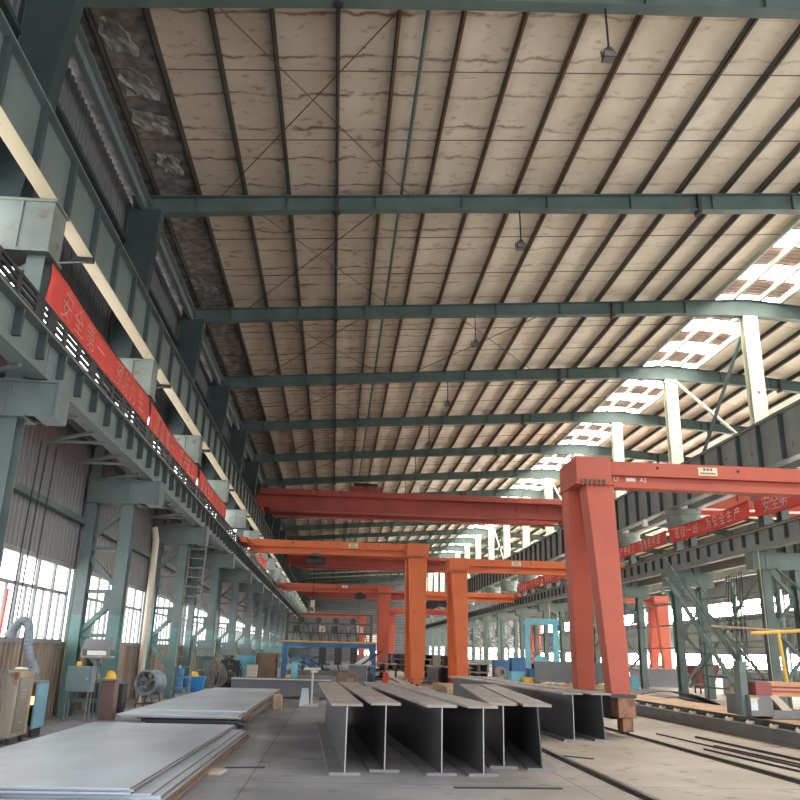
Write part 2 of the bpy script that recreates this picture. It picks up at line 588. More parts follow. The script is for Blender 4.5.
# girts along the left wall (things: long steel channels)
for k, (z, w) in enumerate(((4.6, 'just above the left windows'), (6.6, 'halfway up the left wall'), (11.0, 'behind the upper crane girders'), (12.6, 'high on the left wall below the eave'))):
    g = MB()
    g.box(XW + .06, XW + .2, YN, YE, z - .08, z + .08)
    g.box(XW + .2, XW + .22, YN, YE, z - .08, z - .02)
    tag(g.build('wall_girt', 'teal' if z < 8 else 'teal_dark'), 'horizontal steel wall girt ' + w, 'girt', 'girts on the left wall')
eb = MB()
eb.box(-6.08, -5.94, YN, YE, 13.55, 13.8)
eb.box(-6.08, -5.80, YN, YE, 13.78, 13.82)
tag(eb.build('eave_beam', 'girder'), 'pale teal eave beam running along the top of the left wall', 'beam')

# ------------------------------------------------------------------ roof frames
def rafter_proto():
    t = thing('roof_rafter', 'x', 'rafter', (0, Y0, 0), 0, 'teal roof rafters')
    for nm, sg in (('left_rafter', 1), ('right_rafter', -1)):
        b = MB()
        xs = [-6.4, -5.5, -3, -.6, 2.9, 7.5, 10.7, 13.2, 15.2, RX]
        for a, c in zip(xs, xs[1:]):
            A, C = (a, c) if sg > 0 else (2 * RX - a, 2 * RX - c)
            for w, lo, hi in ((.13, 0, .03), (.13, -.03, 0), ):
                pass
            za, zc, ta, tc = zbot(a), zbot(c), ztop(a), ztop(c)
            def slab(y0, y1, z0a, z1a, z0c, z1c):
                b.add([(A, y0, z0a), (C, y0, z0c), (C, y1, z0c), (A, y1, z0a), (A, y0, z1a), (C, y0, z1c), (C, y1, z1c), (A, y1, z1a)],
                      [(3, 2, 1, 0), (4, 5, 6, 7), (0, 1, 5, 4), (1, 2, 6, 5), (2, 3, 7, 6), (3, 0, 4, 7)])
            slab(-.14, .14, za, za + .03, zc, zc + .03)
            slab(-.14, .14, ta - .03, ta, tc - .03, tc)
            slab(-.012, .012, za + .03, ta - .03, zc + .03, tc - .03)
        xx = -4.55
        while xx < 15.2:
            X = xx if sg > 0 else 2 * RX - xx
            b.box(X - .012, X + .012, -.12, .12, zbot(xx) + .03, ztop(xx) - .03)
            xx += 2.6
        b.build(nm, 'teal', t)
    for x in (-.5, 10.6, 2 * RX + .5, 2 * RX - 10.6):
        s = MB()
        s.box(x - .05, x + .05, -.17, .17, zbot(x) - .1, ztop(x) - .02)
        s.box(x - .1, x + .1, -.03, .03, zbot(x) - .1, zbot(x))
        s.build('splice_plate', 'dark', t)
    return t
RF = None
for i, y in enumerate(YF):
    lab = 'long teal steel roof rafter, %s' % nth(i)
    if RF is None:
        RF = rafter_proto()
        RF['label'] = lab
    else:
        clone(RF, (0, y, 0), lab)

# purlins
PX = [-5.75, -4.55, -3.22, -1.95, -.55, .75, 2.15, 3.5, 4.82, 6.05, 7.4, 8.7, 9.97, 11.4, 12.55, 13.75]
def purlin(x, m, z=None):
    z = ztop(x) if z is None else z
    b = MB()
    s = 1 if x < RX else -1
    b.box(x - .012, x + .012, YN, YE - .1, z, z + .2)
    b.box(x - .012, x + .07 * s, YN, YE - .1, z, z + .014)
    b.box(x + .07 * s - .006, x + .07 * s + .006, YN, YE - .1, z, z + .03)
    b.box(x - .012, x + .07 * s, YN, YE - .1, z + .186, z + .2)
    return b.build('roof_purlin', m)
for i, x in enumerate(PX):
    m = 'purlin_rust' if .5 < x < 8 else 'purlin'
    tag(purlin(x, m), '%s roof purlin on the left slope, %s' % ('rusty brown' if m == 'purlin_rust' else 'dark green', nth(i, 'from the left eave')), 'purlin', 'purlins of the left roof slope')
for i, x in enumerate(reversed(PX)):
    tag(purlin(2 * RX - x, 'purlin'), 'dark roof purlin on the right slope, %s' % nth(i, 'from the glazed ridge'), 'purlin', 'purlins of the right roof slope')
for i, (x, w) in enumerate(((14.87, 'along the left edge of the ridge skylight'), (15.75, 'under the ridge skylight left of the middle posts'),
                            (16.85, 'under the ridge skylight right of the middle posts'), (17.73, 'along the right edge of the ridge skylight'))):
    b = MB()
    b.box(x - .06, x + .06, YN, YE - .1, ztop(x), ztop(x) + .2)
    tag(b.build('ridge_purlin', 'purlin_pale'), 'pale green purlin ' + w, 'purlin', 'purlins under the ridge skylight')
tag(MB().tube([(1.4, YN, ztop(1.4) + .06), (1.4, YE - .2, ztop(1.4) + .06)], .05, 8).build('roof_pipe', 'teal'), 'thin green pipe running between two rusty purlins under the roof', 'pipe')

# sag rods and X bracing of the roof
SRm = MB()
pts = [(x, 0, ztop(x) + .1) for x in (-6, 0, 5, 10, 14.8)]
SRm.tube(pts, .014, 5)
sag = None
n = 0
for i in range(-1, NB):
    for k in (1, 2):
        y = Y0 + BAY * i + BAY * k / 3
        lab = 'thin rusty tie rod across the left roof purlins, %s' % nth(n)if n < 24 else 'thin rusty tie rod across the left roof purlins at the far end'
        n += 1
        if sag is None:
            sag = SRm.build('tie_rod', 'rod', None, (0, y, 0))
            tag(sag, lab, 'rod', 'tie rods across the purlins')
        else:
            clone(sag, (0, y, 0), lab)
xb = None
def brace_set(xa, xb_, name):
    t = thing(name, 'x', 'brace', (0, 0, 0), 0, 'crossed roof brace rods')
    za, zb_ = ztop(xa) - .06, ztop(xb_) - .06
    MB().tube([(xa, .1, za), (xb_, BAY - .1, zb_)], .016, 5).build('brace_rod', 'rod', t)
    MB().tube([(xb_ - .6, .1, zb_ - .02), (xa - .6, BAY - .1, za - .02)], .016, 5).build('brace_rod', 'rod', t)
    return t
xb = brace_set(-3.3, 1.7, 'roof_brace')
for i in range(-1, 12):
    lab = 'crossed rusty brace rods under the left roof, bay %s' % nth(i + 1)
    if i == -1:
        xb.location = (0, Y0 - BAY, 0)
        xb['label'] = lab
    else:
        clone(xb, (0, Y0 + BAY * i, 0), lab)
xc = brace_set(3.9, 9.2, 'roof_brace')
for j, i in enumerate((2, 6, 10)):
    lab = 'crossed rusty brace rods under the middle of the left slope, %s pair from the camera' % ORD[j]
    if j == 0:
        xc.location = (0, YF[i], 0)
        xc['label'] = lab
    else:
        clone(xc, (0, YF[i], 0), lab)

# torn foil hanging from the blanket by the left eave
def flap(x, y, w, l, dz, label):
    n = 7
    vs, fs = [], []
    for i in range(n + 1):
        for j in range(n + 1):
            u, v = i / n, j / n
            vs.append((x + (u - .5) * w + .05 * math.sin(9 * v), y + (v - .5) * l + .04 * random.random(),
                       ztop(x) + .19 - dz * (u * u) * (.6 + .4 * math.sin(5 * v + x)) - random.random() * .09))
    for i in range(n):
        for j in range(n):
            a = i * (n + 1) + j
            fs.append((a, a + 1, a + n + 2, a + n + 1))
    o = MB().add(vs, fs).build('torn_insulation', 'foil', smooth=False)
    md = o.modifiers.new('thickness', 'SOLIDIFY')
    md.thickness = .012
    tag(o, label, 'insulation', 'torn foil along the left eave')
flap(-5.3, 14.6, .7, 1.0, .35, 'torn silver foil flap by the left eave, nearest the top of the picture')
flap(-5.2, 16.1, .8, 1.0, .32, 'crumpled silver foil patch by the left eave, second from the top of the picture')
flap(-5.2, 17.6, .9, .9, .2, 'sagging grey foil patch by the left eave, third from the top of the picture')
flap(-5.1, 19.4, .6, .9, .2, 'ragged grey foil patch just before the second rafter by the left eave')
flap(-5.3, 26.9, .9, 1.2, .45, 'dark torn foil hanging just before the third rafter by the left eave')

# lamps
def lamp_proto():
    t = thing('pendant_floodlight', 'x', 'lamp', (0, 0, 0), 0, 'floodlights hung from the rafters')
    zt = zbot(5.0)
    MB().tube([(0, 0, zt), (.02, 0, 13.42)], .022, 6).build('rod', 'black', t)
    h = MB()
    h.frustum((-.13, .13, -.1, .1), 13.16, (-.09, .09, -.07, .07), 13.38)
    h.box(-.03, .07, -.03, .03, 13.36, 13.46)
    h.box(-.155, -.13, -.02, .02, 13.22, 13.36)
    h.box(.13, .155, -.02, .02, 13.22, 13.36)
    h.build('lamp_housing', 'dark', t)
    MB().box(-.11, .11, -.105, -.1, 13.17, 13.3).build('lamp_glass', 'lamp_glass', t)
    MB().box(-.11, .11, -.08, .08, 13.145, 13.162).build('lamp_glass', 'lamp_glass', t)
    return t
LP = None
for i, y in enumerate(YF):
    lab = 'black floodlight hanging on a rod from the roof, %s' % nth(i)
    if LP is None:
        LP = lamp_proto()
        LP.location = (5.0, y, 0)
        LP['label'] = lab
    else:
        clone(LP, (5.0, y, 0), lab)

# ------------------------------------------------------------------ left column row
def left_column():
    t = thing('lattice_column', 'x', 'column', (0, 0, 0), 0, 'lattice columns along the left windows')
    b = MB()
    b.ibar((-5.4, 0, 0), (-5.4, 0, 8.0), .3, .36, .02, .02, (0, 1, 0))
    b.box(-5.55, -5.25, -.19, .19, 0, .04)
    b.build('inner_post', 'col_left', t)
    b = MB()
    b.ibar((-6.3, 0, 0), (-6.3, 0, 13.6), .25, .36, .02, .02, (0, 1, 0))
    b.build('outer_post', 'col_left', t)
    Z = [(-6.2, 4.27, -5.5, 4.92), (-6.2, 3.72, -5.5, 3.05), (-5.5, 2.65, -6.2, 1.95), (-6.2, 1.75, -5.5, .95)]
    for xa, za, xb_, zb_ in Z:
        MB().bar((xa, 0, za), (xb_, 0, zb_), .18, .12, (0, 0, 1)).build('brace', 'col_left', t)
    for z in (3.95, 2.9, 1.85, .35):
        MB().bar((-6.2, 0, z), (-5.5, 0, z), .12, .09).build('strut', 'col_left', t)
    MB().box(-6.18, -5.95, -.02, .02, 1.55, 2.1).build('gusset', 'col_left', t)
    MB().box(-5.75, -5.52, -.02, .02, 2.45, 2.95).build('gusset', 'col_left', t)
    c = MB()
    c.box(-6.44, -4.66, -.24, -.2, 5.1, 5.68)
    c.box(-6.44, -4.66, .2, .24, 5.1, 5.68)
    c.box(-6.44, -4.62, -.28, .28, 5.66, 5.70)
    c.box(-6.44, -5.1, -.28, .28, 5.08, 5.12)
    c.box(-4.95, -4.62, -.28, .28, 5.08, 5.12)
    c.box(-4.66, -4.62, -.28, .28, 5.1, 5.68)
    c.box(-5.42, -5.38, -.26, -.2, 5.1, 5.68)
    c.build('corbel', 'girder', t, bevel=.006)
    h = MB()
    h.box(-6.42, -5.18, -.3, .3, 8.02, 8.95)
    h.box(-6.46, -5.14, -.34, .34, 8.94, 8.99)
    h.box(-6.46, -5.14, -.34, .34, 7.98, 8.03)
    h.box(-5.74, -5.70, -.33, -.29, 8.02, 8.95)
    h.build('column_head', 'pale_head', t, bevel=.006)
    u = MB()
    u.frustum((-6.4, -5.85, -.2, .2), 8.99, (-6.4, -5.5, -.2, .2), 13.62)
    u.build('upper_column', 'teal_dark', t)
    MB().bar((-6.2, 0, 7.3), (-5.5, 0, 7.9), .12, .09).build('brace', 'pale_head', t)
    return t
LC = None
for i, y in enumerate(YF):
    lab = 'green lattice steel column along the left windows, %s' % nth(i)
    if LC is None:
        LC = left_column()
        LC.location = (0, y, 0)
        LC['label'] = lab
    else:
        clone(LC, (0, y, 0), lab)

# left lower crane girder (semi-gantry runway)
def girder_lower_left():
    t = thing('crane_girder', 'x', 'girder', (0, 0, 0), 0, 'lower crane girders of the left side')
    L = BAY - .03
    b = MB()
    b.box(-5.16, -4.84, .0, L, 5.72, 5.76)
    b.box(-5.16, -4.82, .0, L, 6.42, 6.46)
    b.box(-5.01, -4.99, .0, L, 5.76, 6.42)
    b.build('girder', 'girder', t)
    s = MB().box(-4.99, -4.86, -.035, .035, 5.98, 6.42)
    array('stiffener', s, 'teal_dark', t, [(0, .5 + k, 0) for k in range(8)])
    r = MB()
    r.box(-5.035, -4.965, 0, BAY, 6.46, 6.56)
    r.build('rail', 'rail', t)
    array('lateral_brace', MB().bar((-5.0, 0, 5.7), (-6.2, .9, 5.7), .06, .06), 'pale_head', t, [(0, 1 + 2 * k, 0) for k in range(4)])
    wg = MB()
    for z in (6.62, 6.74, 6.86, 6.98, 7.09):
        wg.box(-5.16, -5.12, 0, L, z, z + .062)
    for k in range(10):
        y = .1 + k * .82
        wg.box(-5.158, -5.115, y, min(L, y + (.16 if k % 3 else .4)), 6.46, 7.15)
    wg.build('walkway_guard', 'black', t)
    array('lateral_strut', MB().bar((-5.0, .9, 5.7), (-6.2, .9, 5.7), .05, .05), 'pale_head', t, [(0, 1 + 2 * k, 0) for k in range(4)])
    return t
def girder_upper_left():
    t = thing('crane_girder', 'x', 'girder', (0, 0, 0), 0, 'upper crane girders of the left side')
    L = BAY - .03
    b = MB()
    b.box(-5.31, -5.29, 0, L, 9.04, 10.18)
    b.box(-5.5, -5.14, 0, L, 10.18, 10.22)
    b.build('girder', 'girder', t)
    MB().box(-5.44, -5.18, 0, L, 9.0, 9.04).build('bottom_flange', 'cream', t)
    array('stiffener', MB().box(-5.29, -5.19, -.07, .07, 9.06, 10.18), 'teal_dark', t, [(0, .4 + k * 1.6, 0) for k in range(5)])
    MB().box(-5.34, -5.27, 0, BAY, 10.22, 10.34).build('rail', 'rail', t)
    k = MB().box(-5.47, -5.15, 1.83, 1.97, 8.92, 9.0).build('conduit_clamp', 'black', t)
    MB().tube([(-5.9, 1.9, 8.86), (-5.3, 1.9, 8.93)], .02, 6).build('arm', 'girder', k)
    s = MB()
    s.box(-6.3, -5.5, 0, L, 10.14, 10.18)
    s.build('surge_plate', 'teal_dark', t)
    return t
def girder_lower_right():
    t = thing('crane_girder', 'x', 'girder', (0, 0, 0), 0, 'lower crane girders of the middle columns')
    L = BAY - .03
    b = MB()
    b.box(15.26, 15.6, 0, L, 5.5, 5.54)
    b.box(15.24, 15.62, 0, L, 6.2, 6.24)
    b.box(15.42, 15.44, 0, L, 5.54, 6.2)
    b.build('girder', 'girder_r', t)
    array('stiffener', MB().box(15.30, 15.42, -.03, .03, 5.74, 6.2), 'teal_dark', t, [(0, .5 + k, 0) for k in range(8)])
    MB().box(15.38, 15.47, 0, BAY, 6.24, 6.34).build('rail', 'purlin_rust', t)
    b = MB()
    b.box(17.0, 17.34, 0, L, 5.5, 5.54)
    b.box(17.0, 17.34, 0, L, 6.2, 6.24)
    b.box(17.16, 17.18, 0, L, 5.54, 6.2)
    b.build('rear_girder', 'girder_r', t)
    return t
def girder_upper_right():
    t = thing('crane_girder', 'x', 'girder', (0, 0, 0), 0, 'upper crane girders of the middle columns')
    L = BAY - .03
    b = MB()
    b.box(15.78, 15.8, 0, L, 8.49, 10.2)
    b.box(15.6, 15.98, 0, L, 10.2, 10.24)
    b.box(15.58, 16.0, 0, L, 8.45, 8.49)
    b.build('girder', 'girder_r', t)
    array('stiffener', MB().box(15.62, 15.78, -.04, .04, 8.5, 10.2), 'teal_dark', t, [(0, .8 + k * 1.6, 0) for k in range(5)])
    MB().box(15.74, 15.83, 0, BAY, 10.24, 10.36).build('rail', 'purlin_rust', t)
    b = MB()
    b.box(16.82, 16.84, 0, L, 8.49, 10.2)
    b.box(16.64, 17.02, 0, L, 10.2, 10.24)
    b.box(16.64, 17.02, 0, L, 8.45, 8.49)
    b.build('rear_girder', 'girder_r', t)
    return t
for fn, lab, in ((girder_lower_left, 'lower crane girder with grey web on the left columns, span %s'),
                 (girder_upper_left, 'upper crane girder with cream bottom flange on the left, span %s'),
                 (girder_lower_right, 'lower grey crane girder with rusty rail on the middle columns, span %s'),
                 (girder_upper_right, 'tall upper crane girder on the middle columns, span %s')):
    P = None
    for i in range(-1, NB):
        L_ = lab % nth(i + 1)
        if P is None:
            P = fn()
            P.location = (0, Y0 + BAY * i, 0)
            P['label'] = L_
        else:
            clone(P, (0, Y0 + BAY * i, 0), L_)

# ------------------------------------------------------------------ middle column row
def mid_column():
    t = thing('lattice_column', 'x', 'column', (0, 0, 0), 0, 'lattice columns of the middle row')
    for nm, x in (('front_post', 15.75), ('rear_post', 17.0)):
        MB().ibar((x, 0, 0), (x, 0, 5.0), .32, .4, .02, .02, (0, 1, 0)).build(nm, 'col_right', t)
    zs = [4.9, 3.85, 2.8, 1.75, .7]
    for k in range(4):
        a, b_ = (15.9, 16.85) if k % 2 == 0 else (16.85, 15.9)
        MB().bar((a, 0, zs[k]), (b_, 0, zs[k + 1]), .12, .1).build('brace', 'col_right', t)
    for z in (2.8, .6):
        MB().bar((15.9, 0, z), (16.85, 0, z), .1, .08).build('strut', 'col_right', t)
    MB().box(16.6, 16.84, -.02, .02, 3.5, 4.2).build('gusset', 'col_right', t)
    MB().box(15.9, 16.15, -.02, .02, 2.5, 3.1).build('gusset', 'col_right', t)
    c = MB()
    c.box(15.26, 17.5, -.24, -.2, 4.9, 5.48)
    c.box(15.26, 17.5, .2, .24, 4.9, 5.48)
    c.box(15.24, 17.52, -.28, .28, 5.46, 5.5)
    c.box(15.24, 17.52, -.28, .28, 4.88, 4.92)
    c.box(15.24, 15.28, -.28, .28, 4.9, 5.48)
    c.box(15.74, 15.78, -.27, -.2, 4.9, 5.48)
    c.build('corbel', 'col_right', t)
    MB().ibar((16.05, 0, 5.5), (16.05, 0, 7.5), .34, .4, .02, .02, (0, 1, 0)).build('neck_post', 'col_right', t)
    MB().ibar((16.75, 0, 5.5), (16.75, 0, 7.5), .3, .4, .02, .02, (0, 1, 0)).build('neck_post', 'col_right', t)
    h = MB()
    h.lathe([(.0, 7.5), (.72, 7.5), (.76, 7.53), (.76, 7.78), (.74, 7.79), (.74, 7.82), (.78, 7.84), (.80, 8.1), (.78, 8.11), (.78, 8.14), (.82, 8.16), (.84, 8.42), (.0, 8.42)], (16.4, 0, 0), 24)
    h.build('column_head', 'pale_head', t, smooth=False)
    MB().ibar((16.28, 0, 8.42), (16.28, 0, 15.06), .6, .34, .02, .02, (0, 1, 0)).build('upper_post', 'cream_post', t)
    f = MB()
    f.box(15.98, 16.58, -.19, -.16, 8.5, 15.05)
    f.build('face_plate', 'cream_post', t)
    MB().bar((15.9, 0, 6.6), (16.9, 0, 5.7), .1, .1).build('brace', 'pale_head', t)
    return t
MC = None
for i, y in enumerate(YF[1:]):
    lab = 'middle-row lattice column carrying a cream roof post, %s' % nth(i)
    if MC is None:
        MC = mid_column()
        MC.location = (0, y, 0)
        MC['label'] = lab
    else:
        clone(MC, (0, y, 0), lab)
# long braces between the cream posts
n = 0
for i in (2, 5, 8):
    y = YF[i]
    t = thing('post_brace', 'crossed long brace bars between cream roof posts, %s pair from the camera' % ORD[n], 'brace', (16.3, y, 0), 0, 'braces between cream posts')
    MB().bar((0, .3, 14.9), (0, BAY - 1.4, 9.2), .1, .12, (1, 0, 0)).build('brace_bar', 'teal', t)
    MB().bar((.1, BAY - .3, 14.95), (.1, 1.6, 10.3), .1, .1, (1, 0, 0)).build('brace_bar', 'cream_post', t)
    n += 1
# lower X bracing and access stair between middle columns
for j, i in enumerate((1, 2, 4)):
    y = YF[i]
    t = thing('column_brace', 'crossed green brace between middle lattice columns, %s from the camera' % ORD[j], 'brace', (15.9, y, 0), 0, 'crossed braces between middle columns')
    MB().bar((0, .4, 4.9), (0, BAY - .4, .5), .08, .07, (1, 0, 0)).build('brace_bar', 'col_right', t)
    MB().bar((.12, .4, .5), (.12, BAY - .4, 4.9), .08, .07, (1, 0, 0)).build('brace_bar', 'col_right', t)
st = thing('access_stair', 'green steel stair with handrails between two middle columns on the right', 'stair', (15.0, 29.6, 0))
for x in (0, .75):
    MB().bar((x, 0, 0), (x, 6.6, 5.2), .06, .2, (1, 0, 0)).build('stringer', 'col_right', st)
    MB().tube([(x, .2, 1.05), (x, 6.6, 6.15)], .03, 6).build('handrail', 'col_right', st)
array('tread', MB().box(0, .75, .3, .55, .25, .29), 'col_right', st, [(0, k * .375, k * .295) for k in range(17)])
array('baluster', MB().tube([(0, .5, .4), (0, .5, 1.3)], .02, 6), 'col_right', st, [(x, k * 1.4, k * 1.09) for x in (0, .75) for k in range(5)])

pr = thing('pipe_rack', 'green rack of horizontal rails between two middle columns behind the stair', 'rack', (16.45, 29.4, 0))
for y in (0, 3.4, 6.8):
    MB().box(-.05, .05, y, y + .1, 0, 4.6).build('post', 'col_right', pr)
array('rail', MB().box(-.1, -.05, 0, 6.9, 0, .06), 'col_right', pr, [(0, 0, .5 + .46 * k) for k in range(9)])
# lattice girts / horizontal pipes joining the middle columns
for k, (z, w) in enumerate(((4.35, 'high'), (3.3, 'at mid height'), (2.2, 'low'))):
    tag(MB().tube([(17.1, YF[1], z), (17.1, YF[7], z)], .035, 6).build('longitudinal_pipe', 'col_right'), 'long thin pipe joining the middle columns %s' % w, 'pipe', 'pipes along the middle columns')

# ------------------------------------------------------------------ banners
def text_mesh(body, size):
    cu = bpy.data.curves.new('t', 'FONT')
    cu.body = body
    cu.size = size
    cu.extrude = .004
    cu.align_x = 'CENTER'
    cu.align_y = 'CENTER'
    o = bpy.data.objects.new('t', cu)
    COL.objects.link(o)
    dg = bpy.context.evaluated_depsgraph_get()
    me = bpy.data.meshes.new_from_object(o.evaluated_get(dg))
    vs = [tuple(v.co) for v in me.vertices]
    fs = [tuple(p.vertices) for p in me.polygons]
    bpy.data.objects.remove(o)
    bpy.data.curves.remove(cu)
    bpy.data.meshes.remove(me)
    return vs, fs
def banner(side, ya, yb, x, zt, h, sag, text, label, lm='letter', size=.5, fold=0.):
    t = thing('banner', label, 'banner', (x, ya, zt), 0, 'red slogan banners')
    L = yb - ya
    n, m = 40, 6
    def zc(u): return -sag * 4 * u * (1 - u)
    def xc(u, v): return .05 * math.sin(u * 21 + 3 * v) * fold + .02 * math.sin(11 * u + 5 * v)
    vs, fs = [], []
    for i in range(n + 1):
        for j in range(m + 1):
            u, v = i / n, j / m
            vs.append((xc(u, v), u * L, zc(u) - v * h))
    for i in range(n):
        for j in range(m):
            a = i * (m + 1) + j
            fs.append((a, a + 1, a + m + 2, a + m + 1))
    o = MB().add(vs, fs).build('cloth', 'banner', t, smooth=True)
    md = o.modifiers.new('thickness', 'SOLIDIFY')
    md.thickness = .006
    b = MB()
    chars = list(text)
    for k, ch in enumerate(chars):
        if ch == ' ':
            continue
        u = .08 + .84 * (k + .5) / len(chars)
        if side == 'R':
            u = 1 - u
        tv, tf = text_mesh(ch, size)
        out = []
        for a, c, d_ in tv:
            uu = u + (a / L if side == 'L' else -a / L)
            vv = .5 - c / h
            off = .012 + abs(d_)
            out.append((xc(uu, vv) + (off if side == 'L' else -off), uu * L, zc(uu) - vv * h))
        b.add(out, tf)
    b.build('lettering', lm, t)
    c = MB()
    c.tube([(0, -.04, .02)] + [(0, L * k / 10, zc(k / 10) + .01) for k in range(11)] + [(0, L + .04, .02)], .012, 5)
    c.build('cord', 'black', t)
    return t
banner('L', 13.04, 20.92, -5.195, 7.95, .78, .08, '安全第一 预防为主', 'red slogan banner on the left crane runway, nearest to the camera', 'letter_pink', .58, .15)
banner('L', 21.06, 28.85, -5.195, 7.9, .75, .12, '质量第一 用户至上', 'red slogan banner on the left crane runway, second from the camera', 'letter_pink', .58, .15)
banner('L', 29.3, 37.0, -5.195, 7.9, .75, .1, '安全生产 人人有责', 'red slogan banner on the left crane runway, third from the camera', 'letter_pink', .58, .15)
banner('L', 53.3, 60.8, -5.195, 7.9, .75, .1, '安全生产 人人有责', 'red slogan banner on the left crane runway, fourth from the camera', 'letter_pink', .58, .15)
banner('R', 21.2, 28.8, 15.56, 7.5, .7, .1, '安全第一 (质量为本)', 'red slogan banner on the middle columns, nearest to the camera', 'letter', .62)
banner('R', 29.2, 36.8, 15.56, 7.5, .66, .06, '班组一线 为安全生产', 'red slogan banner on the middle columns, second from the camera', 'letter', .5)
banner('R', 37.2, 44.8, 15.56, 7.5, .56, .06, '生产要安全 隐患要排查', 'red slogan banner on the middle columns, third from the camera', 'letter', .5)
banner('R', 53.2, 60.8, 15.56, 7.5, .66, .06, '安全生产 人人有责', 'faded red slogan banner on the middle columns, fourth from the camera', 'letter', .5)
banner('R', 61.2, 68.8, 15.56, 7.5, .66, .06, '质量第一 用户至上', 'faded red slogan banner on the middle columns, farthest of all', 'letter', .5)

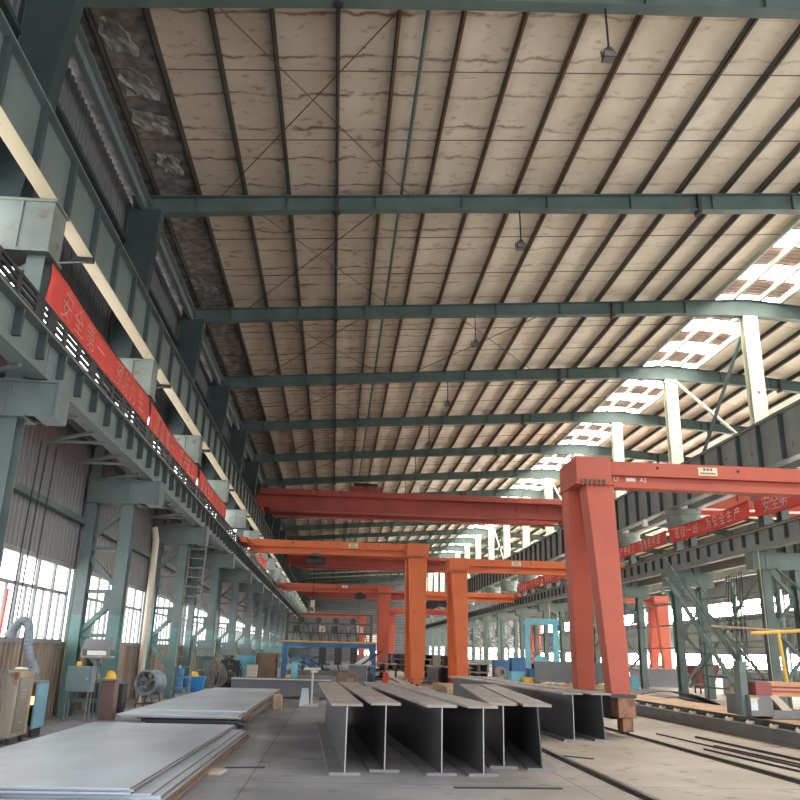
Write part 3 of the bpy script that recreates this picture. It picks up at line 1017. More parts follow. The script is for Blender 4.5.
# ------------------------------------------------------------------ semi-gantry cranes
def gantry(Y, xl, xend, zb, zt, mat, label, leg, hoist_x=None, hook_z=None, plate=True, wheels=True, hook=True, marks=False):
    """leg = (top x0,x1, bottom x0,x1); xend = runway end of the beam; zb/zt beam bottom/top"""
    t = thing('semi_gantry_crane', label, 'crane', (xl, Y, 0), 0, 'semi-gantry cranes')
    sg = 1 if xend > xl else -1
    tx0, tx1, bx0, bx1 = [v - xl for v in leg]
    xe = xend - xl
    a = (tx1 if sg > 0 else tx0)
    H = zt - zb
    b = MB()
    lo, hi = min(a, xe), max(a, xe)
    tp = .35
    zw0, zw1 = zb + .24 * H, zb + .47 * H
    # upper box (with a raked runway end), recessed web, bottom rail flange
    if sg > 0:
        out = [(lo, zw1), (hi - tp, zw1), (hi, zw1 + .1), (hi, zt - .12), (hi - tp, zt), (lo, zt)]
    else:
        out = [(hi, zw1), (hi, zt), (lo + tp, zt), (lo, zt - .12), (lo, zw1 + .1), (lo + tp, zw1)]
    b.prism(out, -.24, .24, 'y')
    b.box(lo + (tp if sg < 0 else 0), hi - (tp if sg > 0 else 0), -.07, .07, zw0 - .02, zw1 + .01)
    b.box(lo + (tp if sg < 0 else 0), hi - (tp if sg > 0 else 0), -.2, .2, zb, zw0)
    b.build('beam', mat, t)
    array('bolt_hole', MB().lathe([(0, -.246), (.04, -.246), (.04, -.238)], (0, 0, zw1 + .33 * H), 12, 'y'), 'black', t,
          [(a + (xe - a) * fx, 0, 0) for fx in (.18, .43, .7)])
    h = MB()
    h.box(tx0 - .06, tx1 + .14, -.75, .75, zb - .05, zt - .02)
    h.box(tx0 - .1, tx1 + .2, -.79, .79, zb - .07, zb - .03)
    h.build('head_box', mat, t, bevel=.01)
    array('bolt', MB().box(-.025, .025, -.83, -.79, zb - .1, zb + .05), 'purlin_rust', t, [(tx0 + (tx1 - tx0) * (k + .5) / 6, 0, 0) for k in range(6)])
    for s in (-1, 1):
        l = MB()
        y0t, y1t = (.12 * s, .72 * s)
        y0b, y1b = (.95 * s, 1.4 * s)
        dt, db = (.18 if marks else .06, -.0 if marks else .04) if s < 0 else (-.04, -.06)
        l.frustum((bx0 + db, bx1 + db, min(y0b, y1b), max(y0b, y1b)), .86 if marks else .42, (tx0 + dt, tx1 + dt - (.1 if s > 0 else 0), min(y0t, y1t), max(y0t, y1t)), zb - .06)
        l.build('leg', mat, t, bevel=.012)
    c = MB()
    cx = (bx0 + bx1) / 2
    if marks:
        c.box(cx - .2, cx + .2, -1.2, 1.2, .34, .8)
        c.box(cx - .34, cx + .24, -1.65, 1.65, .8, .87)
        c.build('end_carriage', 'dark', t)
        for s in (-1, 1):
            c = MB()
            ya, yb = sorted((1.2 * s, 1.72 * s))
            c.box(cx - .2, cx + .18, ya, yb, .40, .8)
            ya, yb = sorted((1.3 * s, 1.66 * s))
            c.box(cx - .1, cx + .13, ya, yb, .12, .42)
            c.build('wheel_box', 'wheel_box', t, bevel=.01)
    else:
        c.box(cx - .2, cx + .2, -1.65, 1.65, .16, .42)
        c.build('end_carriage', mat, t)
    for s in (-1, 1):
        MB().lathe([(0, -.06), (.19, -.06), (.19, .06), (0, .06)], (cx, 1.42 * s, .245), 16, 'x').build('wheel', 'dark', t)
    e = MB()
    ex = xe - sg * .12
    e.box(ex - .16, ex + .16, -1.3, 1.3, zt - .32, zt - .04)
    e.build('runway_carriage', mat, t)
    if plate:
        px = a + (xe - a) * .335
        pl = MB().box(px - .25, px + .25, -.255, -.241, zw1 + .07, zt - .07).build('rating_plate', 'plaque', t)
        k = MB()
        for q in range(3):
            k.box(px - .12 + q * .09, px - .06 + q * .09, -.26, -.254, zw1 + .2, zw1 + .26)
        for q in range(7):
            k.box(px - .2 + q * .058, px - .16 + q * .058, -.26, -.254, zw1 + .105, zw1 + .15)
        k.build('lettering', 'ink', pl)
    if marks:
        tv = []
        for txt, xo in (('LF', a + .5), ('A3', a + 1.2)):
            v_, f_ = text_mesh(txt, .16)
            tv.append((v_, f_, xo))
        k = MB()
        for v_, f_, xo in tv:
            k.add([(p[0] + xo, -.078 - p[2], p[1] + (zw0 + zw1) / 2) for p in v_], f_)
        k.box(a + .75, a + 1.0, -.078, -.071, zw0 + .03, zw1 - .03)
        k.build('stencilled_mark', 'white', t)
    if hoist_x is not None:
        hx = hoist_x - xl
        ho = MB()
        ho.lathe([(0, -.45), (.2, -.45), (.22, -.4), (.22, .3), (.17, .34), (.17, .55), (0, .55)], (hx, 0, zb - .34), 14, 'x')
        ho.box(hx - .3, hx + .2, -.28, .28, zb - .12, zb + .03)
        ho = ho.build('hoist', 'dark', t)
        if hook:
            MB().tube([(hx - .05, 0, zb - .5), (hx - .05, 0, hook_z)], .018, 5).build('rope', 'black', ho)
            q = MB()
            q.box(hx - .16, hx + .06, -.07, .07, hook_z - .35, hook_z)
            q.tube([(hx - .05 + .12 * math.sin(w), 0, hook_z - .5 + .12 * math.cos(w)) for w in [k * .5 for k in range(10)]], .03, 6)
            q.build('hook_block', 'tan', ho)
    return t
gantry(19.65, 6.35, 15.0, 5.74, 6.4, 'red', 'salmon red semi-gantry crane with rusty wheel boxes, nearest on the right', (5.82, 6.5, 6.14, 6.58), marks=True)
gantry(43.5, 6.5, 15.2, 5.86, 6.56, 'orange', 'orange semi-gantry crane on the right, behind the nearest salmon one', (6.0, 6.85, 6.25, 6.8))
gantry(68, 6.5, 15.2, 5.9, 6.6, 'orange', 'orange semi-gantry crane on the right, third from the camera', (6.0, 6.85, 6.25, 6.8), 9.2, 5.4, hook=False)
gantry(95, 6.5, 15.2, 5.9, 6.6, 'red', 'red semi-gantry crane on the right, farthest from the camera', (6.0, 6.85, 6.25, 6.8), plate=False)
gantry(44, 4.25, -5.06, 6.6, 7.3, 'orange', 'orange semi-gantry crane on the left, nearest of the left row', (3.78, 4.75, 3.95, 4.62), -1.15, 4.2)
gantry(72, 4.25, -5.06, 6.6, 7.25, 'red', 'red-orange semi-gantry crane on the left, second of the left row', (3.7, 4.7, 3.9, 4.6), 2.1, 4.0)
gantry(126, 4.25, -5.06, 6.6, 7.2, 'red', 'faded red semi-gantry crane on the left, farthest of the left row', (3.8, 4.65, 3.9, 4.6), plate=False)
gantry(60, 23.9, 17.3, 5.6, 6.15, 'red', 'red semi-gantry crane in the bay beyond the middle columns, nearer one', (23.6, 24.5, 23.7, 24.2), plate=True)
gantry(98, 23.9, 17.3, 5.6, 6.15, 'red', 'red semi-gantry crane in the bay beyond the middle columns, farther one', (23.6, 24.5, 23.7, 24.2), plate=False)

# ------------------------------------------------------------------ overhead bridge cranes
def bridge(Y, xa, xb_, label, z0=10.42, m='bridge', tx=.6):
    t = thing('bridge_crane', label, 'crane', (xa, Y, 0), 0, 'overhead bridge cranes')
    W = xb_ - xa
    for nm, yo, dz in (('front_girder', 0, 0), ('rear_girder', 2.2, 0)):
        b = MB()
        b.prism([(.0, z0 + .35), (1.4, z0), (W - 1.4, z0), (W, z0 + .35), (W, z0 + .95), (0, z0 + .95)], yo - .2, yo + .2, 'y')
        b.box(0.9, W - .9, yo - .34, yo + .34, z0 - .03, z0 + .02)
        b.box(0, W, yo - .3, yo + .3, z0 + .93, z0 + .97)
        b.build(nm, m, t)
        array('stiffener', MB().box(-.03, .03, yo - .29, yo - .2, z0 + .45, z0 + .93), m, t, [(1.2 + (W - 2.4) * k / 13, 0, 0) for k in range(14)])
    array('end_truck', MB().box(-.25, .25, -.9, 3.1, z0 + .08, z0 + .55), m, t, [(.1, 0, 0), (W - .1, 0, 0)])
    w = MB()
    w.box(.3, W - .3, -.95, -.3, z0 + .9, z0 + .95)
    w.box(.3, W - .3, -.97, -.93, z0 + .9, z0 + 1.25)
    w.build('side_walkway', m, t)
    array('handrail_post', MB().tube([(0, -.9, z0 + .95), (0, -.9, z0 + 1.7)], .02, 5), m, t, [(.4 + (W - .8) * k / 6, 0, 0) for k in range(7)])
    k = MB()
    x = W * .335
    k.box(x - 1.0, x + 1.0, -.2, 2.4, z0 + .97, z0 + 1.75)
    k = k.build('trolley', m, t)
    q = MB()
    q.lathe([(0, -.8), (.28, -.8), (.28, .8), (0, .8)], (x, 1.1, z0 + 1.95), 14, 'x')
    q.build('drum', 'dark', k)
    return t
bridge(52.5, -5.45, 15.85, 'dark red double-girder bridge crane spanning the hall, nearest one', 10.35)
bridge(88, -5.45, 15.85, 'dark red double-girder bridge crane spanning the hall, second one', 10.35)
bridge(138, -5.45, 15.85, 'dark red double-girder bridge crane spanning the hall, farthest one', 10.35)
bridge(46, 16.75, 38.1, 'red bridge crane in the bay beyond the middle columns', 10.3, 'red')
# girders on the far wall that carry it
tag(MB().ibar((38.1, 30, 9.8), (38.1, YE - .3, 9.8), .35, 1.0, .04, .02).build('crane_girder', 'girder_r'), 'long crane girder along the far right wall', 'girder')
fc = thing('wall_column', 'x', 'column', (0, 0, 0), 0, 'columns along the far right wall')
MB().ibar((38.6, 0, 0), (38.6, 0, 14), .5, .36, .02, .02, (0, 1, 0)).build('post', 'col_right', fc)
MB().box(37.9, 38.85, -.25, .25, 9.05, 9.28).build('bracket', 'col_right', fc)
for j, i in enumerate(range(3, NB)):
    lab = 'green column along the far right wall, %s' % nth(j)
    if j == 0:
        fc.location = (0, YF[i], 0)
        fc['label'] = lab
    else:
        clone(fc, (0, YF[i], 0), lab)

# ------------------------------------------------------------------ H-beams on the floor
def hbeam(p, q, label, lean=0., h=.92, w=.43, group='welded H-beams on the floor'):
    p, q = Vector((*p, 0)), Vector((*q, 0))
    d = q - p
    L = d.length
    rz = math.atan2(-d.x, d.y)
    t = thing('h_beam', label, 'beam', p, rz, group)
    tf = .036
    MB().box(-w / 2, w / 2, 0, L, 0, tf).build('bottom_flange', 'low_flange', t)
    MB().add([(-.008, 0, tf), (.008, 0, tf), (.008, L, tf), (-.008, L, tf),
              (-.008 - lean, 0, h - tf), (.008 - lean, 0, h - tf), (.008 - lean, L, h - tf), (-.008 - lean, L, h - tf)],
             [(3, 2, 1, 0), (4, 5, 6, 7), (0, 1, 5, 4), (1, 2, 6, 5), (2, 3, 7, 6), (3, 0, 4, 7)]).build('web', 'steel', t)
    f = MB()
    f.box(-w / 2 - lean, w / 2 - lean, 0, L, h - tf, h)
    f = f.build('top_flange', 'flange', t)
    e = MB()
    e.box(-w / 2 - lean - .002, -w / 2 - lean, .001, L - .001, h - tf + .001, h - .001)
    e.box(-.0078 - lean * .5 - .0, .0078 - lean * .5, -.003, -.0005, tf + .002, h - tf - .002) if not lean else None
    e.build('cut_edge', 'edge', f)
    return t
hbeam((.235, 11.95), (-.1, 20.2), 'steel H-beam at the left end of the row of beams on the floor')
hbeam((.80, 12.3), (.42, 20.4), 'steel H-beam on the floor, second from the left of the row')
hbeam((1.58, 12.05), (1.0, 20.9), 'steel H-beam on the floor, third from the left of the row')
hbeam((2.17, 12.05), (1.57, 20.8), 'steel H-beam on the floor, fourth from the left of the row')
hbeam((2.62, 12.85), (3.40, 20.9), 'steel H-beam turned slightly right, fifth from the left of the row')
hbeam((3.16, 12.68), (3.97, 21.2), 'leaning steel H-beam, last on the right of the front row', .05)
hbeam((4.93, 17.1), (4.16, 28.8), 'long steel H-beam behind the front row, left one of the rear pair')
hbeam((5.58, 17.15), (4.85, 29.0), 'long steel H-beam beside the red gantry foot, right one of the rear pair', .03)

# ------------------------------------------------------------------ stacks of plate
def plate(pts, z0, z1, m, label, group):
    o = MB().prism(pts, z0, z1, 'z').build('steel_plate', m)
    if m == 'plate':
        o.data.materials.append(M['plate_edge'])
        for p in o.data.polygons:
            if p.normal.x > .7:
                p.material_index = 1
    return tag(o, label, 'plate', group)
G1 = 'plates of the near stack on the left'
def quad(x0, x1, y0, y1, sk=0):
    return [(x0, y0), (x1, y0 - .02), (x1 + sk, y1), (x0 + .08, y1 + .05)]
z = .03
tag(MB().box(-4.3, -1.7, 9.9, 10.05, 0, .03).build('timber_batten', 'wood'), 'thin timber batten under the front of the near plate stack', 'batten', 'battens under the near plates')
tag(MB().box(-4.3, -1.7, 15.2, 15.35, 0, .03).build('timber_batten', 'wood'), 'thin timber batten under the back of the near plate stack', 'batten', 'battens under the near plates')
spec = [(.04, -4.75, -1.62, 9.25, 16.55, 'plate_rust', 'bottom rusty-edged plate of the near stack on the left'),
        (.035, -4.7, -1.66, 9.2, 16.5, 'plate', 'second plate up in the near stack on the left'),
        (.035, -4.65, -1.70, 9.3, 16.45, 'plate', 'third plate up in the near stack, showing a wide right ledge'),
        (.02, -4.6, -1.80, 9.28, 16.5, 'plate', 'fourth plate up in the near stack on the left'),
        (.02, -4.6, -1.99, 9.2, 16.6, 'plate', 'fifth plate up in the near stack, set back from the ledge'),
        (.02, -4.58, -1.97, 9.24, 16.65, 'plate', 'plate just under the top one of the near stack'),
        (.02, -4.55, -2.0, 9.2, 16.7, 'plate', 'topmost wide grey plate of the near stack on the left')]
for i, (th, x0, x1, y0, y1, m, lab) in enumerate(spec):
    plate(quad(x0, x1, y0, y1, .12 + .012 * i), z, z + th, m, lab, G1)
    z += th + .001
G2 = 'plates of the second stack on the left'
z = .12
for k in range(4):
    y = 18 + k * 2.9
    tag(MB().box(-4.1, -1.9, y, y + .14, 0, .12).build('timber_batten', 'wood'), 'timber batten under the second plate stack, %s' % nth(k), 'batten', 'battens under the second plates')
spec = [(.05, -3.75, -1.75, 17.9, 29.6, 'steel', 'bottom dark plate of the second stack on the left'),
        (.05, -3.8, -1.8, 17.7, 29.4, 'steel', 'dark plate second from the bottom of the second stack'),
        (.05, -3.9, -1.7, 17.8, 29.5, 'plate_rust', 'brown-edged plate in the middle of the second stack'),
        (.03, -4.15, -1.78, 17.4, 29.0, 'plate', 'grey plate with a clear front edge, third from top of the second stack'),
        (.03, -4.2, -1.82, 17.35, 28.8, 'plate', 'grey plate just below the top of the second stack'),
        (.025, -4.0, -1.76, 18.4, 29.2, 'plate', 'topmost pale plate of the second stack on the left')]
for i, (th, x0, x1, y0, y1, m, lab) in enumerate(spec):
    plate(quad(x0, x1, y0, y1, .02), z, z + th, m, lab, G2)
    z += th + .001
plate([(-4.45, 17.1), (-3.9, 17.2), (-3.85, 17.9), (-4.3, 17.8)], .12, .15, 'plate', 'small loose plate offcut at the left front of the second stack', G2)
tag(MB().box(-4.4, -3.9, 17.2, 17.35, 0, .12).build('timber_block', 'wood'), 'timber block under the small plate offcut', 'block')
wb = MB().box(-1.62, -1.38, 24.2, 24.6, 0, .42)
tag(wb.build('timber_block', 'wood', bevel=.02), 'upright wooden block at the right side of the second plate stack', 'block')

# ------------------------------------------------------------------ left side equipment
t = thing('welding_cabinet', 'beige steel cabinet with a brown-grey door at the left edge of the picture', 'cabinet', (-5.3, 14.82, 0))
b = MB()
b.box(-.5, 0, 0, .74, .1, 1.16)
b.build('body', 'cabinet', t, bevel=.015)
d = MB().box(0, .025, .08, .62, .18, 1.05).build('door', 'cab_door', t)
MB().box(.025, .05, .52, .57, .52, .64).build('handle', 'cabinet', d)
array('door_slot', MB().box(.025, .03, .22, .42, 0, .02), 'cabinet', d, [(0, 0, z) for z in (.72, .78, .84, .32)])
MB().box(0, .02, .03, .72, 1.06, 1.16).build('top_rail', 'wood', t)
MB().box(0, .02, .63, .72, .12, 1.06).build('side_rail', 'wood', t)
array('foot', MB().box(0, .06, 0, .06, 0, .1), 'dark', t, [(x, y, 0) for x in (-.48, -.08) for y in (.03, .64)])
b = MB()
n = 8
vs = []
for i in range(n + 1):
    for (dy, z) in ((.3, 1.18), (-.02, 1.185), (-.05, 1.05), (-.06 - .03 * math.sin(i * 1.9), .6), (-.05 - .04 * math.sin(i * 1.7), .22)):
        vs.append((-5.80 + .32 * i / n, 14.82 + dy + .012 * math.sin(i * 2.3), z))
b.add(vs, [(5 * i + j, 5 * i + j + 1, 5 * i + j + 6, 5 * i + j + 5) for i in range(n) for j in range(4)])
o = b.build('sacking', 'cloth')
o.modifiers.new('thickness', 'SOLIDIFY').thickness = .012
tag(o, 'grey sacking draped over the left of the beige cabinet', 'cloth')
tag(MB().lathe([(0, 0), (.1, .01), (.12, .03), (.1, .05), (0, .06)], (-5.42, 15.25, 1.16), 12).build('enamel_plate', 'white'), 'small white plate lying on the beige cabinet', 'plate')
t = thing('power_unit', 'open-fronted unit with faded blue side panel beside the beige cabinet', 'machine', (-5.36, 16.0, 0))
b = MB()
b.box(-.45, -.02, .02, .6, .14, .17)
b.box(-.45, -.02, .02, .6, .52, .55)
b.box(-.45, -.02, .57, .6, .14, .9)
b.box(-.45, -.42, .02, .6, .14, .9)
b.build('frame', 'machine', t)
MB().box(-.02, .02, 0, .6, .14, .92).build('side_panel', 'cab_blue', t, bevel=.008)
MB().box(-.46, .02, 0, .6, .92, .96).build('top', 'machine', t)
MB().box(-.2, -.08, .2, .3, .55, .68).build('heater', 'glow', t)
array('foot', MB().box(0, .05, .05, .55, 0, .14), 'dark', t, [(-.4, 0, 0), (-.06, 0, 0)])
t = thing('fume_extractor', 'blue-grey flexible fume hose bent over like a swan neck', 'extractor', (-5.58, 16.35, .96))
pts = [(0, 0, .06), (.02, 0, .16), (-.09, 0, .36), (-.17, 0, .6), (-.19, 0, .82), (-.22, 0, .98), (-.3, 0, 1.07), (-.39, -.02, 1.05), (-.46, -.03, .95), (-.5, -.03, .86)]
pp = []
for a, c in zip(pts, pts[1:]):
    for k in range(6):
        pp.append(Vector(a).lerp(Vector(c), k / 6))
rr = [.078 + (.009 if i % 2 else 0) for i in range(len(pp))]
MB().tube(pp, rr, 14).build('hose', 'hose', t)
MB().tube([(-.49, -.03, .88), (-.53, -.03, .76)], [.085, .13], 14).build('hood', 'hose', t)
MB().lathe([(0, 0), (.13, 0), (.13, .04), (.09, .08), (0, .08)], (0, 0, 0), 14).build('hose_base', 'machine', t)
tag(MB().tube([(-6.25, 16.1, 0), (-6.2, 16.1, 2.6)], .022, 6).build('red_pole', 'redbar'), 'thin red and yellow pole at the left edge by the window', 'pole')
t = thing('switch_box', 'grey-green electrical enclosure on thin legs beside the second left column', 'cabinet', (-5.6, 19.3, 0))
MB().box(-.28, .28, 0, .35, .62, 1.16).build('enclosure', 'ebox', t, bevel=.012)
d = MB().box(-.25, .25, -.02, 0, .65, 1.13).build('door', 'ebox', t)
MB().lathe([(0, -.045), (.025, -.04), (.025, -.02)], (.19, 0, .9), 10, 'y').build('lock', 'edge', d)
for x in (-.24, .22):
    MB().box(x, x + .03, .02, .05, 0, .62).build('leg', 'machine', t)
    MB().box(x, x + .03, .3, .33, 0, .62).build('leg', 'machine', t)
tag(MB().box(-5.72, -5.62, 19.4, 19.5, 1.16, 1.26).build('yellow_beacon', 'yellow', bevel=.02), 'small yellow beacon on top of the grey-green enclosure', 'beacon')
t = thing('shelf_stand', 'grey desk-like steel stand with sloping hood leaning by the second left column', 'stand', (-5.48, 19.9, 0))
MB().add([(-.33, 0, 1.52), (.3, 0, 1.52), (.3, .5, 1.52), (-.33, .5, 1.52), (-.28, .12, 1.76), (.3, .12, 1.76), (.3, .5, 1.76), (-.28, .5, 1.76)],
         [(3, 2, 1, 0), (4, 5, 6, 7), (0, 1, 5, 4), (1, 2, 6, 5), (2, 3, 7, 6), (3, 0, 4, 7)]).build('hood', 'machine', t)
b = MB()
b.box(-.33, .32, 0, .5, 1.34, 1.38)
b.box(-.33, -.3, 0, .04, 1.36, 1.54)
b.box(.29, .32, 0, .04, 1.36, 1.54)
b.build('tray', 'cabinet', t)
MB().box(-.18, .24, .0, .08, 1.4, 1.5).build('white_panel', 'white', t)
for x, y in ((0, .1), (0, .42)):
    MB().tube([(x, y, 0), (x, y, 1.36)], .02, 6).build('post', 'machine', t)
t = thing('steel_bench', 'narrow brown steel stand with a shelf against the second left column', 'stand', (-5.15, 20.0, 0))
MB().box(-.12, .18, 0, .4, 0, .84).build('pedestal', 'pedestal', t)
MB().box(-.22, .24, -.06, .42, .84, .88).build('shelf', 'machine', t)
def helmet(loc, label, r=.14):
    t = thing('safety_helmet', label, 'helmet', loc, 0, 'yellow safety helmets')
    MB().lathe([(r, .02), (r * .98, .06), (r * .85, .12), (r * .55, .17), (0, .185)], (0, 0, 0), 18).build('shell', 'yellow', t, smooth=True)
    MB().lathe([(r * .95, .03), (r * 1.22, .01), (r * 1.22, 0), (r * .9, .01)], (0, -.02, 0), 18).build('brim', 'yellow', t)
helmet((-5.12, 20.15, .88), 'yellow safety helmet on the brown stand by the second left column', .115)
# axial fan
t = thing('drum_fan', 'round grey drum fan standing on a frame beyond the second left column', 'fan', (-5.15, 24.0, 0), -.25)
prof = [(.30, 0), (.33, 0), (.34, .02), (.3, .06), (.29, .5), (.33, .62), (.34, .64), (.31, .64), (.27, .5), (.27, .06), (.30, 0)]
MB().lathe(prof, (0, 0, .66), 28, 'y').build('drum', 'hose', t, smooth=False)
b = MB()
for k in range(6):
    w = k * PI / 3
    b.add([(.05 * math.cos(w), .28, .66 + .05 * math.sin(w)), (.26 * math.cos(w - .2), .24, .66 + .26 * math.sin(w - .2)),
           (.26 * math.cos(w + .35), .34, .66 + .26 * math.sin(w + .35)), (.06 * math.cos(w + .6), .33, .66 + .06 * math.sin(w + .6)),
           (.05 * math.cos(w), .29, .66 + .05 * math.sin(w)), (.26 * math.cos(w - .2), .25, .66 + .26 * math.sin(w - .2)),
           (.26 * math.cos(w + .35), .35, .66 + .26 * math.sin(w + .35)), (.06 * math.cos(w + .6), .34, .66 + .06 * math.sin(w + .6))],
          [(0, 1, 2, 3), (7, 6, 5, 4), (0, 4, 5, 1), (1, 5, 6, 2), (2, 6, 7, 3), (3, 7, 4, 0)])
b.lathe([(0, .22), (.08, .22), (.08, .42), (0, .42)], (0, 0, .66), 12, 'y')
b.build('impeller', 'machine', t)
b = MB()
for k in range(4):
    w = k * PI / 2 + .4
    b.tube([(0, .02, .66), (.3 * math.cos(w), .02, .66 + .3 * math.sin(w))], .01, 5)
b.tube([(.15 * math.cos(k * .4), .02, .66 + .15 * math.sin(k * .4)) for k in range(17)], .008, 5)
b.build('guard', 'machine', t)
b = MB()
b.tube([(-.27, 0, 0), (-.16, 0, .42)], .02, 6)
b.tube([(.27, 0, 0), (.16, 0, .42)], .02, 6)
b.tube([(-.24, 0, .12), (.24, 0, .12)], .016, 6)
array('stand', b, 'rod', t, [(0, .08, 0), (0, .55, 0)])
# sacking curtain panels against the dado
tag(MB().box(-6.35, -6.28, 23.0, 26.2, .35, 1.72).build('hanging_sheet', 'dado'), 'stained brown sheet hanging against the left wall past the second column', 'sheet')
tag(MB().tube([(-5.85, 26.5, 0), (-5.85, 26.5, 4.9), (-5.95, 26.5, 5.3)], .1, 10).build('downpipe', 'tan'), 'tall cream pipe standing between second and third left columns', 'pipe')
for k, (x, y) in enumerate(((-6.25, 16.5), (-6.2, 16.75), (-6.1, 17.0))):
    tag(MB().tube([(x, y, 1.7 - .5 * (k == 2)), (x + .02, y, 3.5), (x + .05, y + .05, 5.6)], .016, 5).build('hanging_cable', 'black'),
        'thin dark cable hanging before the first left window, %s of three' % ('leftmost', 'middle', 'rightmost')[k], 'cable', 'cables at the left windows')
# third column: ladder, drum, tub
t = thing('ladder', 'tall pale steel ladder rising beside the third left column', 'ladder', (-4.95, 28.4, 0))
for x in (-.28, .28):
    MB().bar((x, 0, .0), (x, .9, 5.6), .05, .08, (0, 1, 0)).build('rail', 'pale_head', t)
for k in range(16):
    z = .35 + k * .33
    MB().box(-.26, .26, .16 * z - .04, .16 * z + .1, z - .015, z + .015).build('tread', 'pale_head', t)
t = thing('blue_tub', 'bright blue plastic tub behind the second plate stack', 'tub', (-5.3, 33.6, 0))
b = MB()
b.frustum((-.3, .3, -.25, .25), 0, (-.36, .36, -.3, .3), .55)
b.build('tub', 'blue_tub', t, bevel=.03)
MB().box(-.38, .38, -.32, .32, .53, .57).build('rim', 'blue_tub', t, bevel=.01)
helmet((-5.35, 33.6, .57), 'yellow safety helmet on the bright blue tub', .16)
t = thing('oil_drum', 'dark blue drum standing left of the bright blue tub', 'drum', (-5.85, 32.6, 0))
MB().lathe([(0, 0), (.26, 0), (.27, .02), (.26, .28), (.275, .3), (.26, .32), (.26, .58), (.275, .6), (.26, .62), (.26, .86), (.27, .88), (.25, .88), (.25, .86), (0, .86)], (0, 0, 0), 20).build('drum', 'blue', t)
for k in range(2):
    MB().lathe([(0, 0), (.04, 0), (.04, .1), (.02, .12), (0, .12)], (-.1 + k * .2, 0, .86), 8).build('bottle_valve', 'white', t)
def hose_coil(loc, n, r, label, m='black'):
    t = thing('hose_coil', label, 'hose', loc, 0, 'hose coils by the left columns')
    for k in range(n):
        MB().tube([(r * (1 + .1 * math.sin(3 * w + k)) * math.cos(w) * .6 + .08 * k, .04 * k, .62 + r * (1.1 - .07 * k) * math.sin(w)) for w in [q * .42 for q in range(16)]], .025, 6).build('loop', m, t)
    MB().tube([(0, .2, 0), (0, .2, 1.4)], .03, 6).build('hook_stand', 'machine', t)
hose_coil((-4.75, 34.2, 0), 4, .5, 'bundle of dark hoses right of the bright blue tub', 'cloth')
hose_coil((-4.7, 38.6, 0), 5, .56, 'bundle of black hoses by the fourth left column')
def motor(loc, label, m):
    t = thing('welding_machine', label, 'machine', loc, 0, 'welding machines by the left columns')
    MB().lathe([(0, -.4), (.26, -.4), (.3, -.34), (.3, .3), (.24, .4), (0, .4)], (0, 0, .42), 16, 'x').build('body', m, t)
    MB().box(-.35, .35, -.25, .25, .06, .16).build('skid', 'dark', t)
    for x in (-.25, .25):
        MB().lathe([(0, -.3), (.1, -.3), (.1, .3), (0, .3)], (x, 0, .1), 12, 'y').build('wheel', 'black', t)
motor((-4.35, 35.2, 0), 'dark round welding machine right of the bright blue tub', 'dark')
def panel(i, label):
    y = YF[i]
    t = thing('control_panel', label, 'panel', (-5.4, y - .75, 0), 0, 'control panels on the left columns')
    MB().box(-.4, .35, 0, .4, 1.3, 1.95).build('cabinet', 'pale_head', t, bevel=.01)
    MB().box(-.36, .3, -.03, 0, 1.62, 1.9).build('door', 'ebox', t)
    MB().box(-.45, .4, -.08, .42, .7, .76).build('shelf', 'col_left', t)
    for x in (-.4, .32):
        MB().box(x, x + .05, .1, .15, 0, 1.3).build('leg', 'col_left', t)
panel(4, 'pale control panel on legs before the fifth left column')
panel(3, 'pale control panel on legs before the fourth left column')
panel(5, 'pale control panel on legs before the sixth left column')
t = thing('work_chair', 'tan cushioned seat among hoses by the fourth left column', 'chair', (-3.7, 39.3, 0))
MB().box(-.25, .25, -.22, .22, .42, .5).build('seat', 'tan', t, bevel=.03)
MB().box(-.25, .25, .18, .24, .5, .95).build('backrest', 'tan', t, bevel=.03)
for x in (-.2, .2):
    for y in (-.18, .18):
        MB().tube([(x, y, 0), (x, y, .42)], .018, 6).build('leg', 'dark', t)

# ------------------------------------------------------------------ middle distance
t = thing('box_girder', 'long low grey steel girder lying across the floor behind the plate stacks', 'girder', (-3.5, 30.0, 0), .02)
b = MB()
b.box(0, 3.5, 0, 1.3, .62, .66)
b.box(0, 3.5, .1, .14, .14, .62)
b.box(0, 3.5, 1.1, 1.14, .14, .62)
b.box(0, 3.5, 0, 1.3, .1, .14)
b.build('girder', 'steel', t)
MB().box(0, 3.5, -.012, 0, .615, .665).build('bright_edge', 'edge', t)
for x in (.4, 2.8):
    MB().box(x, x + .3, .1, 1.1, 0, .1).build('block', 'wood', t)
t = thing('roller_stand', 'thin pedestal stand with a flat round top beside the left H-beam', 'stand', (-.6, 26.5, 0))
MB().box(-.22, .22, -.25, .25, 0, .05).build('base', 'edge', t)
MB().tube([(0, 0, .05), (0, 0, 1.0)], .035, 8).build('post', 'edge', t)
MB().box(-.28, .24, -.15, .15, 1.04, 1.12).build('top', 'tan', t, bevel=.02)
MB().lathe([(0, 0), (.12, 0), (.12, .06), (0, .06)], (.04, 0, .98), 14).build('bearing', 'white', t)
MB().add([(-.36, -.2, 0), (-.05, -.22, 0), (-.1, -.18, .52), (-.3, -.16, .52), (-.36, -.16, 0), (-.05, -.18, 0), (-.1, -.14, .52), (-.3, -.12, .52)],
         [(3, 2, 1, 0), (4, 5, 6, 7), (0, 1, 5, 4), (1, 2, 6, 5), (2, 3, 7, 6), (3, 0, 4, 7)]).build('side_plate', 'plate', t)
t = thing('steel_block', 'rusty brown steel block with chalk marks behind the left H-beams', 'block', (.2, 33, 0))
MB().box(0, .8, 0, .7, .04, .86).build('block', 'plate_rust', t, bevel=.03)
array('chalk_mark', MB().bar((0, -.004, .5), (.04, -.004, .64), .012, .012), 'white', t, [(x, 0, 0) for x in (.42, .5, .58)])
